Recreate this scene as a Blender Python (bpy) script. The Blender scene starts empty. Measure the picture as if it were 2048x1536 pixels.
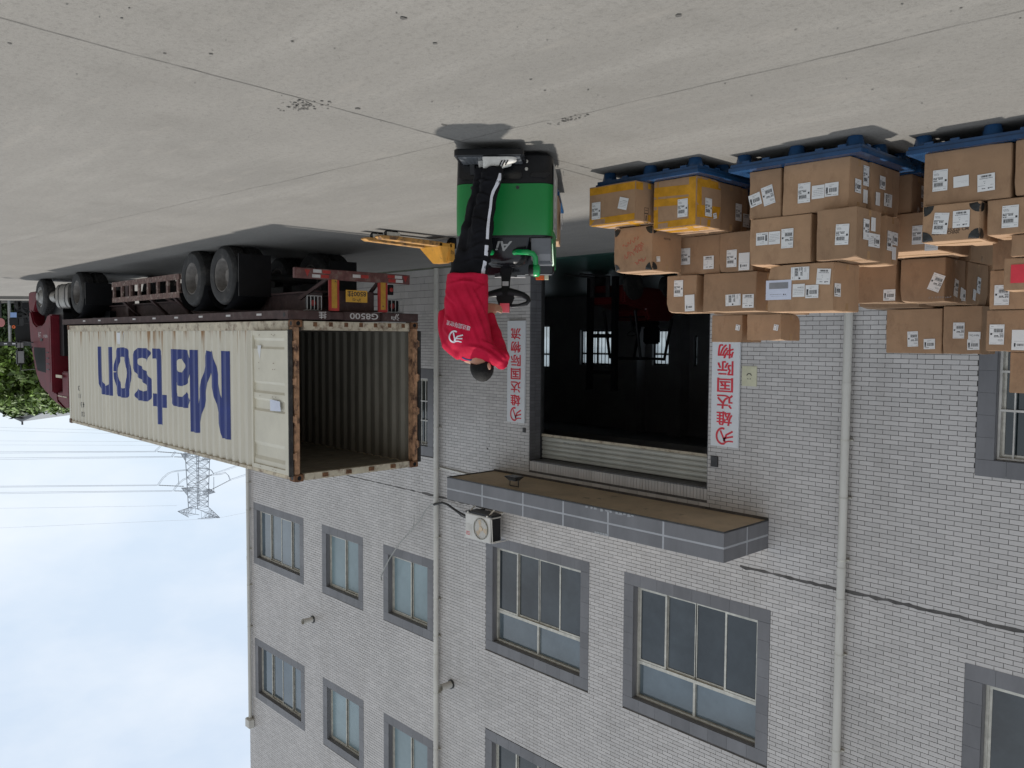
import bpy, bmesh, math, random
from mathutils import Vector, Matrix
from mathutils.bvhtree import BVHTree
random.seed(7)
S = bpy.context.scene
COL = S.collection
R = math.radians
# ------------------------------------------------------------------ camera
YAW, PITCH, ROLL, FPX, CAMH = R(43.4), R(3.174), R(0.3525), 1641.9, 1.64
sn, cs = math.sin(YAW), math.cos(YAW)
def cam_axes():
    r = Vector((sn, -cs, 0)); f = Vector((cs, sn, 0)); u = Vector((0, 0, 1))
    fw = f*math.cos(PITCH) + u*math.sin(PITCH); uv = u*math.cos(PITCH) - f*math.sin(PITCH)
    return r*math.cos(ROLL) + uv*math.sin(ROLL), uv*math.cos(ROLL) - r*math.sin(ROLL), fw
CR, CU, CF = cam_axes()
cd = bpy.data.cameras.new('camera'); cam = bpy.data.objects.new('camera', cd); COL.objects.link(cam)
cd.sensor_width = 36; cd.lens = 36*FPX/2048; cd.clip_start = .05; cd.clip_end = 3000
# the photograph was taken with the phone held upside down: the camera is rolled by half a turn
mm = Matrix.Identity(4)
for i in range(3):
    mm[i][0] = -CR[i]; mm[i][1] = -CU[i]; mm[i][2] = -CF[i]
mm.translation = Vector((0, 0, CAMH)); cam.matrix_world = mm
S.camera = cam
# ------------------------------------------------------------------ light
SUN = Vector((0.74, 0.66, 3.96)).normalized()          # towards the sun
EL = math.asin(SUN.z); AZ = math.atan2(SUN.x, SUN.y)
W = bpy.data.worlds.new('World'); S.world = W; W.use_nodes = True
nt = W.node_tree; nt.nodes.clear()
def nd(t, typ, **kw):
    n = t.nodes.new(typ)
    for k, v in kw.items():
        if k.startswith('i_'): n.inputs[k[2:].replace('_', ' ')].default_value = v
        else: setattr(n, k, v)
    return n
bg = nd(nt, 'ShaderNodeBackground'); bg.inputs['Strength'].default_value = .1
out = nd(nt, 'ShaderNodeOutputWorld')
sky = nd(nt, 'ShaderNodeTexSky', sky_type='NISHITA', sun_disc=False, sun_elevation=EL, sun_rotation=AZ)
tc = nd(nt, 'ShaderNodeTexCoord'); mp_ = nd(nt, 'ShaderNodeMapping'); mp_.inputs['Scale'].default_value = (1, 1, 2.2)
mp_.inputs['Location'].default_value = (3.1, 1.7, .4)
nz = nd(nt, 'ShaderNodeTexNoise'); nz.inputs['Scale'].default_value = 2.1; nz.inputs['Detail'].default_value = 7; nz.inputs['Roughness'].default_value = .55
rp = nd(nt, 'ShaderNodeValToRGB'); rp.color_ramp.elements[0].position = .36; rp.color_ramp.elements[1].position = .68
rp.color_ramp.elements[0].color = (.12, .12, .12, 1); rp.color_ramp.elements[1].color = (1, 1, 1, 1)
mx = nd(nt, 'ShaderNodeMix', data_type='RGBA'); mx.inputs['B'].default_value = (7.9, 8.2, 8.6, 1)
mxa = nd(nt, 'ShaderNodeMix', data_type='RGBA'); mxa.inputs['Factor'].default_value = .72; mxa.inputs['B'].default_value = (6.2, 7.2, 8.3, 1)
L = nt.links.new
L(tc.outputs['Generated'], mp_.inputs['Vector']); L(mp_.outputs[0], nz.inputs['Vector']); L(nz.outputs['Fac'], rp.inputs[0])
L(sky.outputs[0], mxa.inputs['A']); L(mxa.outputs['Result'], mx.inputs['A']); L(rp.outputs[0], mx.inputs['Factor']); L(mx.outputs['Result'], bg.inputs['Color']); L(bg.outputs[0], out.inputs[0])
sd = bpy.data.lights.new('sun', 'SUN'); sd.energy = 3.0; sd.angle = R(1.4); sd.color = (1, .955, .89)
so = bpy.data.objects.new('sun', sd); COL.objects.link(so); so.rotation_euler = SUN.to_track_quat('Z', 'Y').to_euler(); so.location = (0, 0, 40)
S.view_settings.view_transform = 'Standard'; S.view_settings.look = 'None'; S.view_settings.exposure = .33; S.view_settings.gamma = 1
S.view_settings.use_curve_mapping = False
# ------------------------------------------------------------------ materials
def pm(name, col, rough=.6, metal=0, var=.1, vs=5, bump=0, bs=60, rnd=0, spec=.5, island=0, wear=None, coat=0, streak=0):
    """procedural surface: colour with broad and fine variation, optional wear stains, grain as bump"""
    m = bpy.data.materials.new(name); m.use_nodes = True; t = m.node_tree; b = t.nodes['Principled BSDF']; l = t.links.new
    b.inputs['Roughness'].default_value = rough; b.inputs['Metallic'].default_value = metal; b.inputs['Specular IOR Level'].default_value = spec
    if coat: b.inputs['Coat Weight'].default_value = coat
    c = nd(t, 'ShaderNodeTexCoord')
    n1 = nd(t, 'ShaderNodeTexNoise'); n1.inputs['Scale'].default_value = vs; n1.inputs['Detail'].default_value = 6; n1.inputs['Roughness'].default_value = .65
    vec = c.outputs['Object']
    if streak:
        mpn = nd(t, 'ShaderNodeMapping'); mpn.inputs['Scale'].default_value = (1, 1, streak); l(vec, mpn.inputs['Vector']); l(mpn.outputs[0], n1.inputs['Vector'])
    else: l(vec, n1.inputs['Vector'])
    lo = [max(0, x*(1-var*1.6)) for x in col]; hi = [min(1, x*(1+var*1.6)) for x in col]
    mr = nd(t, 'ShaderNodeMapRange'); mr.inputs['From Min'].default_value = .3; mr.inputs['From Max'].default_value = .7; l(n1.outputs['Fac'], mr.inputs['Value'])
    mix = nd(t, 'ShaderNodeMix', data_type='RGBA'); mix.inputs['A'].default_value = (*lo, 1); mix.inputs['B'].default_value = (*hi, 1); l(mr.outputs[0], mix.inputs['Factor'])
    cur = mix.outputs['Result']
    if wear:
        wc, wsx, wsz, th, soft = wear
        mpw = nd(t, 'ShaderNodeMapping'); mpw.inputs['Scale'].default_value = (wsx, wsx, wsz); l(vec, mpw.inputs['Vector'])
        nw = nd(t, 'ShaderNodeTexNoise'); nw.inputs['Scale'].default_value = 1; nw.inputs['Detail'].default_value = 8; nw.inputs['Roughness'].default_value = .7; l(mpw.outputs[0], nw.inputs['Vector'])
        mw = nd(t, 'ShaderNodeMapRange'); mw.inputs['From Min'].default_value = th; mw.inputs['From Max'].default_value = th+soft; l(nw.outputs['Fac'], mw.inputs['Value'])
        mxw = nd(t, 'ShaderNodeMix', data_type='RGBA'); mxw.inputs['B'].default_value = (*wc, 1); l(cur, mxw.inputs['A']); l(mw.outputs[0], mxw.inputs['Factor']); cur = mxw.outputs['Result']
    if rnd or island:
        if island: g = nd(t, 'ShaderNodeNewGeometry'); src = g.outputs['Random Per Island']; k = island
        else: g = nd(t, 'ShaderNodeObjectInfo'); src = g.outputs['Random']; k = rnd
        m2 = nd(t, 'ShaderNodeMapRange'); m2.inputs['To Min'].default_value = 1-k; m2.inputs['To Max'].default_value = 1+k; l(src, m2.inputs['Value'])
        hs = nd(t, 'ShaderNodeHueSaturation'); l(m2.outputs[0], hs.inputs['Value']); l(cur, hs.inputs['Color']); cur = hs.outputs['Color']
    l(cur, b.inputs['Base Color'])
    if bump:
        nb = nd(t, 'ShaderNodeTexNoise'); nb.inputs['Scale'].default_value = bs; nb.inputs['Detail'].default_value = 5; l(vec, nb.inputs['Vector'])
        bp = nd(t, 'ShaderNodeBump'); bp.inputs['Strength'].default_value = bump; bp.inputs['Distance'].default_value = .01; l(nb.outputs['Fac'], bp.inputs['Height']); l(bp.outputs[0], b.inputs['Normal'])
    return m
M = {}
M['tile'] = pm('facade_tile', (.50, .475, .455), .42, var=.06, vs=.45, island=.08, bump=.15, bs=90, wear=((.40, .375, .35), 1.1, .10, .50, .35))
M['tile1'] = pm('facade_tile_single', (.50, .475, .455), .42, var=.05, vs=6, rnd=.07, bump=.15, bs=90)
M['jointdirt'] = pm('dirty_joint', (.075, .071, .065), .95, var=.35, vs=2.5)
M['grout'] = pm('grout', (.10, .094, .09), .9, var=.3, vs=3, bump=.4)
M['granite'] = pm('grey_surround_tile', (.15, .148, .155), .45, var=.12, vs=2, island=.1, streak=.3)
M['render'] = pm('interior_plaster', (.32, .32, .33), .9, var=.1, vs=1)
M['tan'] = pm('tan_soffit_paint', (.66, .52, .36), .85, var=.1, vs=1.5, bump=.2, wear=((.25, .2, .14), 2, 2, .6, .1))
M['lightstrip'] = pm('light_grey_strip', (.38, .385, .40), .6, var=.08)
M['alu'] = pm('aged_aluminium', (.52, .50, .44), .45, metal=.3, var=.15, vs=8)
M['glass_low'] = pm('painted_dark_reflection_glass', (.045, .055, .062), .09, rnd=.3, var=.3, vs=.8, spec=.6)  # darker reflection in the lower sliding panes is put into this base colour
M['glass_blue'] = pm('reflective_window_glass', (.10, .13, .15), .06, rnd=.25, var=.2, vs=.8, spec=.9)
M['glass_film'] = pm('frosted_film_glass', (.20, .27, .29), .25, rnd=.16, var=.12, vs=.7, spec=.6)
M['glass_dark'] = pm('dark_window_glass', (.012, .02, .022), .08, var=.3, vs=1.5, spec=.7)
M['bars'] = pm('painted_bars', (.52, .50, .46), .5, var=.15)
M['pvc'] = pm('white_pvc_pipe', (.56, .54, .49), .4, var=.08, vs=2.5, streak=.2, wear=((.36, .32, .26), 9, 1.0, .62, .12))
M['steel_dark'] = pm('dark_steel', (.05, .05, .05), .5, metal=.4, var=.2)
M['shutter'] = pm('shutter_slat_paint', (.43, .42, .37), .45, metal=.25, var=.08, vs=2, rnd=.04)
M['rust'] = pm('rust', (.16, .075, .035), .85, var=.35, vs=14, bump=.4)
M['white'] = pm('white_board', (.66, .67, .68), .4, var=.03)
M['red'] = pm('sign_red', (.62, .03, .05), .5, var=.08)
M['card_cream'] = pm('cream_card', (.55, .53, .38), .7, var=.08)
M['black'] = pm('black_plastic', (.007, .007, .008), .42, spec=.3, var=.2, bump=.1, bs=200)
M['blackgloss'] = pm('black_gloss', (.007, .0075, .009), .2, spec=.4, var=.2)
M['rubber'] = pm('tyre_rubber', (.024, .023, .022), .8, var=.25, vs=6, bump=.2, wear=((.075, .068, .06), 5, 5, .52, .2))
M['rim'] = pm('dusty_wheel_rim', (.17, .155, .14), .75, metal=.2, var=.25, vs=7)
M['rimlight'] = pm('pale_wheel_rim', (.30, .29, .27), .5, metal=.4, var=.2, vs=7)
M['cream'] = pm('cream_container_paint', (.59, .55, .45), .5, var=.05, vs=2, streak=.25, bump=.1, bs=12, wear=((.22, .12, .055), 3.2, .9, .66, .1))
M['creamdoor'] = pm('cream_door_paint', (.59, .55, .44), .45, var=.05, vs=2, wear=((.36, .29, .2), 6, 2, .68, .1))
M['creamrust'] = pm('rusted_cream_paint', (.50, .44, .33), .6, var=.12, vs=5, wear=((.13, .07, .042), 6, 6, .50, .18))
M['rustpost'] = pm('rusty_orange_steel', (.36, .20, .11), .7, var=.3, vs=9, wear=((.08, .04, .025), 8, 5, .5, .1))
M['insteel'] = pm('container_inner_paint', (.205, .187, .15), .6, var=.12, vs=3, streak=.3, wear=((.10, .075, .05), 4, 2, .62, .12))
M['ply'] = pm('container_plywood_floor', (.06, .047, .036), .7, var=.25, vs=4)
M['navy'] = pm('navy_lettering', (.012, .028, .17), .45, var=.1, vs=3)
M['oxide'] = pm('dusty_oxide_chassis', (.055, .029, .026), .75, var=.25, vs=6, wear=((.075, .06, .052), 6, 6, .55, .15))
M['oxidebar'] = pm('faded_red_bumper', (.115, .045, .04), .65, var=.25, vs=8, wear=((.15, .11, .09), 8, 8, .52, .15))
M['oxideold'] = pm('peeling_brown_guard', (.13, .075, .06), .8, var=.3, vs=12, wear=((.30, .24, .2), 14, 14, .54, .08))
M['yellow_refl'] = pm('yellow_reflector', (.40, .215, .03), .4, var=.12, vs=12, wear=((.05, .04, .03), 14, 14, .62, .06))
M['red_refl'] = pm('red_reflector', (.30, .03, .026), .35, var=.15)
M['white_refl'] = pm('white_reflector', (.48, .46, .44), .35, var=.1)
M['plate'] = pm('yellow_plate', (.55, .30, .04), .45, var=.1)
M['cabred'] = pm('truck_red_paint', (.115, .007, .014), .5, spec=.25, var=.15, vs=3)
M['winddark'] = pm('cab_glass', (.008, .009, .010), .5, var=.2, spec=.05)
M['tankmet'] = pm('dull_tank_metal', (.25, .235, .21), .45, metal=.6, var=.2, vs=6)
M['carton'] = pm('kraft_cardboard', (.32, .197, .112), .78, var=.09, vs=3, rnd=.17, bump=.2, bs=22, wear=((.23, .135, .075), 5, 2.5, .54, .2))
M['cartontop'] = M['carton']
M['tape'] = pm('clear_brown_tape', (.37, .23, .12), .22, var=.1, vs=9)
M['ytape'] = pm('yellow_packing_tape', (.52, .25, .02), .22, var=.15, vs=9, bump=.3, bs=25)
M['paper'] = pm('white_label_paper', (.66, .66, .65), .55, var=.03)
M['envelope'] = pm('document_pouch_film', (.55, .58, .68), .2, var=.05)
M['ink'] = pm('label_ink', (.025, .025, .028), .6, var=.1)
M['inkgrey'] = pm('grey_label_ink', (.22, .22, .23), .6, var=.1)
M['inkbrown'] = pm('carton_print', (.05, .03, .02), .7, var=.2)
M['redpen'] = pm('red_pen', (.38, .05, .03), .6, var=.1)
M['corner'] = pm('black_tape_corner', (.012, .014, .014), .4, var=.3, bump=.4, bs=40)
M['pallet'] = pm('blue_plastic_pallet', (.013, .053, .13), .26, var=.15, vs=6, rnd=.08)
M['green'] = pm('truck_green_paint', (.0, .185, .034), .38, var=.06, vs=2, bump=.05)
M['greengloss'] = pm('green_armrest', (.0, .25, .06), .25, var=.06)
M['greytray'] = pm('grey_moulded_tray', (.11, .115, .125), .3, var=.1)
M['silver'] = pm('silver_strip', (.35, .35, .34), .4, metal=.4, var=.1)
M['redbtn'] = pm('red_button', (.72, .09, .12), .35, var=.05)
M['jack'] = pm('yellow_truck_paint', (.60, .29, .045), .45, var=.1, vs=7, wear=((.20, .11, .05), 9, 9, .62, .08))
M['jackworn'] = pm('worn_fork_paint', (.40, .21, .06), .6, var=.25, vs=9, wear=((.12, .07, .04), 10, 10, .5, .1))
M['shirt'] = pm('red_cotton', (.45, .007, .036), .85, spec=.2, var=.1, vs=7, bump=.5, bs=9)
M['trouser'] = pm('black_tracksuit', (.007, .007, .009), .85, spec=.15, var=.2, vs=7, bump=.5, bs=10)
M['stripe'] = pm('white_stripe', (.62, .62, .66), .8, var=.05)
M['shoe'] = pm('white_leather', (.60, .58, .54), .5, var=.08, vs=20)
M['navycloth'] = pm('navy_collar', (.02, .04, .14), .8, var=.1)
M['skin'] = pm('skin', (.42, .22, .14), .5, var=.08, vs=12)
M['hair'] = pm('black_hair', (.006, .0055, .005), .7, spec=.2, var=.3, vs=40, bump=.6, bs=120)
M['hallfloor'] = pm('green_hall_floor', (.022, .058, .048), .35, var=.2, vs=1.5, wear=((.06, .075, .068), .7, .7, .55, .1))
M['liftred'] = pm('forklift_red', (.09, .009, .009), .4, var=.1)
M['leaf'] = pm('leaf', (.095, .155, .022), .55, var=.4, vs=1.2, island=.5)
M['leafdark'] = pm('leaf_dark', (.04, .075, .018), .6, var=.4, vs=1.2, island=.5)
M['bark'] = pm('bark', (.075, .06, .045), .9, var=.3, vs=9, bump=.5, bs=25)
M['galv'] = pm('galvanised_steel', (.33, .36, .40), .6, metal=.2, var=.15)
M['insul'] = pm('insulator_glass', (.30, .33, .36), .4, var=.1)
M['wire'] = pm('conductor', (.55, .60, .66), .6, var=.1)
M['slate'] = pm('grey_roof_sheet', (.16, .17, .18), .6, var=.1)
M['wallgrey'] = pm('distant_wall', (.33, .34, .35), .8, var=.08)
M['acwhite'] = pm('ac_white_paint', (.62, .60, .56), .4, var=.06, vs=6, wear=((.25, .2, .15), 6, 3, .66, .08))
M['fan'] = pm('fan_blade', (.20, .19, .15), .5, var=.15)
M['cable'] = pm('black_cable', (.015, .015, .015), .5, var=.1)
M['cablegrey'] = pm('grey_cable', (.30, .30, .28), .5, var=.1)
M['moss'] = pm('mossy_gutter', (.06, .065, .04), .95, var=.5, vs=5, bump=.6)
M['orange'] = pm('orange_lens', (.62, .11, .02), .3, var=.05)
M['blueplate'] = pm('blue_plate', (.22, .33, .58), .4, var=.05)
M['pink'] = pm('faded_pink_disc', (.42, .16, .15), .5, var=.1)
# frosted, sun-lit panes of the hall's rear windows
mt = bpy.data.materials.new('frosted_rear_pane'); mt.use_nodes = True; t = mt.node_tree; t.nodes.clear()
tb = nd(t, 'ShaderNodeBsdfTranslucent'); tb.inputs[0].default_value = (.6, .64, .66, 1); to = nd(t, 'ShaderNodeOutputMaterial'); tr = nd(t, 'ShaderNodeBsdfTransparent'); tr.inputs[0].default_value = (.9, .95, .97, 1)
ms = nd(t, 'ShaderNodeMixShader'); ms.inputs[0].default_value = .6; t.links.new(tr.outputs[0], ms.inputs[1]); t.links.new(tb.outputs[0], ms.inputs[2]); t.links.new(ms.outputs[0], to.inputs[0]); M['frost'] = mt
# rust runs near the bottom rail of the cream side panels
t = M['cream'].node_tree; l = t.links.new; b = t.nodes['Principled BSDF']; cur = b.inputs['Base Color'].links[0].from_socket
c = nd(t, 'ShaderNodeTexCoord'); sx_ = nd(t, 'ShaderNodeSeparateXYZ'); l(c.outputs['Object'], sx_.inputs[0])
zr_ = nd(t, 'ShaderNodeMapRange'); zr_.inputs['From Min'].default_value = 1.1; zr_.inputs['From Max'].default_value = .12; l(sx_.outputs['Z'], zr_.inputs['Value'])
mp2 = nd(t, 'ShaderNodeMapping'); mp2.inputs['Scale'].default_value = (9, 9, .55); l(c.outputs['Object'], mp2.inputs['Vector']); n2 = nd(t, 'ShaderNodeTexNoise'); n2.inputs['Scale'].default_value = 1; n2.inputs['Detail'].default_value = 5; l(mp2.outputs[0], n2.inputs['Vector'])
ma = nd(t, 'ShaderNodeMath', operation='MULTIPLY_ADD'); l(zr_.outputs[0], ma.inputs[0]); ma.inputs[1].default_value = .24; l(n2.outputs['Fac'], ma.inputs[2])
mr2 = nd(t, 'ShaderNodeMapRange'); mr2.inputs['From Min'].default_value = .74; mr2.inputs['From Max'].default_value = .86; l(ma.outputs[0], mr2.inputs['Value'])
k2_ = nd(t, 'ShaderNodeMix', data_type='RGBA'); k2_.inputs['B'].default_value = (.30, .17, .075, 1); l(cur, k2_.inputs['A']); l(mr2.outputs[0], k2_.inputs['Factor']); l(k2_.outputs['Result'], b.inputs['Base Color'])
# concrete yard
mg = pm('concrete_yard', (.165, .157, .143), .88, var=.06, vs=.35, bump=.25, bs=70, spec=.3)
t = mg.node_tree; b = t.nodes['Principled BSDF']; src = b.inputs['Base Color'].links[0].from_socket; c = nd(t, 'ShaderNodeTexCoord')
def layer(src, scale, lo, hi, col, detail=6, tex='noise', stretch=None, amt=1):
    if tex == 'noise':
        n = nd(t, 'ShaderNodeTexNoise'); n.inputs['Scale'].default_value = scale; n.inputs['Detail'].default_value = detail; n.inputs['Roughness'].default_value = .7; o = n.outputs['Fac']
    else:
        n = nd(t, 'ShaderNodeTexVoronoi'); n.inputs['Scale'].default_value = scale; o = n.outputs['Distance']
    if stretch:
        mpp = nd(t, 'ShaderNodeMapping'); mpp.inputs['Scale'].default_value = stretch; mpp.inputs['Rotation'].default_value = (0, 0, R(12)); t.links.new(c.outputs['Object'], mpp.inputs['Vector']); t.links.new(mpp.outputs[0], n.inputs['Vector'])
    else: t.links.new(c.outputs['Object'], n.inputs['Vector'])
    r = nd(t, 'ShaderNodeMapRange'); r.inputs['From Min'].default_value = lo; r.inputs['From Max'].default_value = hi; r.inputs['To Max'].default_value = amt; t.links.new(o, r.inputs['Value'])
    k = nd(t, 'ShaderNodeMix', data_type='RGBA'); k.inputs['B'].default_value = (*col, 1); t.links.new(src, k.inputs['A']); t.links.new(r.outputs[0], k.inputs['Factor']); return k.outputs['Result']
src = layer(src, 1.3, .52, .75, (.125, .118, .106), amt=.55)
src = layer(src, .9, .50, .72, (.215, .206, .189), stretch=(.25, 1.3, 1), amt=.6)
src = layer(src, 22, .50, .72, (.105, .099, .09), amt=.7)
src = layer(src, 55, .53, .75, (.09, .085, .077), amt=.8)
src = layer(src, 9, .66, .72, (.07, .066, .06), stretch=(.6, 1.6, 1), amt=.7)
src = layer(src, 130, .55, .75, (.29, .28, .26), amt=.75)
src = layer(src, .5, .5, .68, (.13, .124, .114), stretch=(.5, 1.5, 1), amt=.35)
src = layer(src, 3.2, .56, .7, (.215, .2, .178), stretch=(.35, 1.4, 1), amt=.35)
t.links.new(src, b.inputs['Base Color']); M['concrete'] = mg
# ------------------------------------------------------------------ mesh builder
class MB:
    def __init__(s): s.v = []; s.f = []; s.m = []
    def face(s, pts, mi=0):
        n = len(s.v); s.v += [tuple(p) for p in pts]; s.f.append(tuple(range(n, n+len(pts)))); s.m.append(mi)
    def box(s, x0, x1, y0, y1, z0, z1, mi=0, skip=''):
        n = len(s.v)
        s.v += [(x0,y0,z0),(x1,y0,z0),(x1,y1,z0),(x0,y1,z0),(x0,y0,z1),(x1,y0,z1),(x1,y1,z1),(x0,y1,z1)]
        for k, q in (('b',(0,3,2,1)),('t',(4,5,6,7)),('f',(0,1,5,4)),('r',(1,2,6,5)),('k',(2,3,7,6)),('l',(3,0,4,7))):
            if k not in skip: s.f.append(tuple(n+i for i in q)); s.m.append(mi)
    def hexa(s, b4, t4, mi=0):
        n = len(s.v); s.v += [tuple(p) for p in b4]+[tuple(p) for p in t4]
        for q in ((0,3,2,1),(4,5,6,7),(0,1,5,4),(1,2,6,5),(2,3,7,6),(3,0,4,7)): s.f.append(tuple(n+i for i in q)); s.m.append(mi)
    def bar(s, p0, p1, w, h=None, mi=0, up=(0,0,1)):
        p0 = Vector(p0); p1 = Vector(p1); d = (p1-p0).normalized(); u = Vector(up)
        if abs(d.dot(u)) > .95: u = Vector((1,0,0))
        a = d.cross(u).normalized()*w/2; c = a.cross(d).normalized()*(h or w)/2
        s.hexa([p0-a-c, p0+a-c, p0+a+c, p0-a+c], [p1-a-c, p1+a-c, p1+a+c, p1-a+c], mi)
    def prism(s, poly, axis, a0, a1, mi=0):
        def P(p, a):
            return {'x': (a, p[0], p[1]), 'y': (p[0], a, p[1]), 'z': (p[0], p[1], a)}[axis]
        n = len(poly); k = len(s.v); s.v += [P(p, a0) for p in poly]+[P(p, a1) for p in poly]
        s.f.append(tuple(range(k, k+n))); s.f.append(tuple(range(k+2*n-1, k+n-1, -1))); s.m += [mi, mi]
        for i in range(n): j = (i+1) % n; s.f.append((k+i, k+n+i, k+n+j, k+j)); s.m.append(mi)
    def loft(s, rings, mi=0, caps=True, closed=True):
        n = len(rings[0]); k = len(s.v)
        for r in rings: s.v += [tuple(p) for p in r]
        for a in range(len(rings)-1):
            for i in range(n if closed else n-1):
                j = (i+1) % n; s.f.append((k+a*n+i, k+a*n+j, k+(a+1)*n+j, k+(a+1)*n+i)); s.m.append(mi)
        if caps and closed:
            s.f.append(tuple(k+i for i in reversed(range(n)))); e = k+(len(rings)-1)*n; s.f.append(tuple(e+i for i in range(n))); s.m += [mi, mi]
    def tube(s, pts, r, n=8, mi=0, caps=True):
        pts = [Vector(p) for p in pts]; rings = []; ref = None
        for i, p in enumerate(pts):
            d = (pts[min(i+1, len(pts)-1)]-pts[max(i-1, 0)]).normalized()
            if ref is None:
                ref = Vector((0,0,1)) if abs(d.z) < .9 else Vector((1,0,0))
            a = (ref-d*ref.dot(d)).normalized(); ref = a; b = d.cross(a); rr = r[i] if isinstance(r, (list, tuple)) else r
            rings.append([p+a*math.cos(q)*rr+b*math.sin(q)*rr for q in [2*math.pi*k/n for k in range(n)]])
        s.loft(rings, mi, caps)
    def lathe(s, o, ax, prof, n=24, mi=None):
        o = Vector(o); ax = Vector(ax).normalized(); u = Vector((0,0,1)) if abs(ax.z) < .9 else Vector((1,0,0)); u = (u-ax*u.dot(ax)).normalized(); w = ax.cross(u)
        k = len(s.v)
        for r, h in prof:
            for i in range(n): q = 2*math.pi*i/n; s.v.append(tuple(o+ax*h+u*(math.cos(q)*r)+w*(math.sin(q)*r)))
        for a in range(len(prof)-1):
            for i in range(n):
                j = (i+1) % n; s.f.append((k+a*n+i, k+a*n+j, k+(a+1)*n+j, k+(a+1)*n+i)); s.m.append(mi[a] if mi else 0)
    def ell(s, c, ax, n=16, k=10, mi=0):
        c = Vector(c); rings = []
        for a in range(k+1):
            t_ = math.pi*a/k; t_ = min(max(t_, .03), math.pi-.03)
            rings.append([c+ax[0]*(math.sin(t_)*math.cos(q))+ax[1]*(math.sin(t_)*math.sin(q))+ax[2]*math.cos(t_) for q in [2*math.pi*i/n for i in range(n)]])
        s.loft(rings, mi)
    def add_flat(s, vf, o, ex, ey, mi=0, fn=None):
        vs, fs = vf; k = len(s.v); o = Vector(o); ex = Vector(ex); ey = Vector(ey)
        for x, y in vs:
            p = o+ex*x+ey*y; s.v.append(tuple(fn(p) if fn else p))
        for f in fs: s.f.append(tuple(k+i for i in f)); s.m.append(mi)
    def build(s, name, mats, parent=None, smooth=False, bevel=0, ang=40, flip=False, mesh_only=False):
        off = Vector((0,0,0))
        if parent is not None and parent.name in WORLD: off = WORLD[parent.name]
        me = bpy.data.meshes.new(name); me.from_pydata([(x-off.x, y-off.y, z-off.z) for x, y, z in s.v], [], s.f)
        if not isinstance(mats, (list, tuple)): mats = [mats]
        for m in mats: me.materials.append(m)
        if any(s.m): me.polygons.foreach_set('material_index', s.m)
        bm = bmesh.new(); bm.from_mesh(me)
        if bevel or smooth:
            bmesh.ops.remove_doubles(bm, verts=bm.verts, dist=1e-5)
        if len(bm.faces) < 60000: bmesh.ops.recalc_face_normals(bm, faces=bm.faces)
        if bevel:
            es = [e for e in bm.edges if len(e.link_faces) == 2 and e.calc_face_angle(0) > R(30)]
            bmesh.ops.bevel(bm, geom=es, offset=bevel, segments=2, affect='EDGES', clamp_overlap=True)
        bm.to_mesh(me); bm.free()
        if smooth:
            me.polygons.foreach_set('use_smooth', [True]*len(me.polygons))
            me.set_sharp_from_angle(angle=R(ang))
        me.update()
        if mesh_only: return me
        o = put(name, me, parent)
        if parent is not None and parent.name in WORLD: WORLD[o.name] = off
        return o
WORLD = {}
def put(name, me, parent=None):
    o = bpy.data.objects.new(name, me); COL.objects.link(o)
    if parent is not None: o.parent = parent
    return o
def tag(o, label, cat, group=None):
    o['label'] = label; o['category'] = cat
    if group: o['group'] = group
    return o
def struct(o): o['kind'] = 'structure'; return o
def thing(name, label, cat, loc, rz=0, group=None, world=False):
    o = bpy.data.objects.new(name, None); o.empty_display_size = .2; COL.objects.link(o); o.location = loc; o.rotation_euler = (0, 0, rz)
    tag(o, label, cat, group)
    if world: WORLD[o.name] = Vector(loc)      # its parts are given in world coordinates
    return o
def dup(root, loc=None, rz=None, label=None, group=None):
    def cp(o, par):
        c = o.copy(); COL.objects.link(c)
        if par: c.parent = par
        for ch in o.children: cp(ch, c)
        return c
    r = cp(root, None)
    if loc is not None: r.location = loc
    if rz is not None: r.rotation_euler = (0, 0, rz)
    if label: r['label'] = label
    if group: r['group'] = group
    return r
_tc = {}
def text(body, size=1, bold=0, align='CENTER'):
    key = (body, bold, align)
    if key not in _tc:
        c = bpy.data.curves.new('t', 'FONT'); c.body = body; c.align_x = align; c.align_y = 'CENTER'; c.offset = bold; c.resolution_u = 3
        o = bpy.data.objects.new('t', c); COL.objects.link(o); bpy.context.view_layer.update()
        me = bpy.data.meshes.new_from_object(o.evaluated_get(bpy.context.evaluated_depsgraph_get()))
        _tc[key] = ([(v.co.x, v.co.y) for v in me.vertices], [tuple(p.vertices) for p in me.polygons])
        bpy.data.objects.remove(o); bpy.data.curves.remove(c); bpy.data.meshes.remove(me)
    v, f = _tc[key]
    return ([(x*size, y*size) for x, y in v], f)
def fit(vf, w, h):
    vs, fs = vf; xs = [p[0] for p in vs]; ys = [p[1] for p in vs]; x0, x1, y0, y1 = min(xs), max(xs), min(ys), max(ys)
    return ([((x-x0)/(x1-x0)*w-w/2, (y-y0)/(y1-y0)*h-h/2) for x, y in vs], fs)
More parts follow.
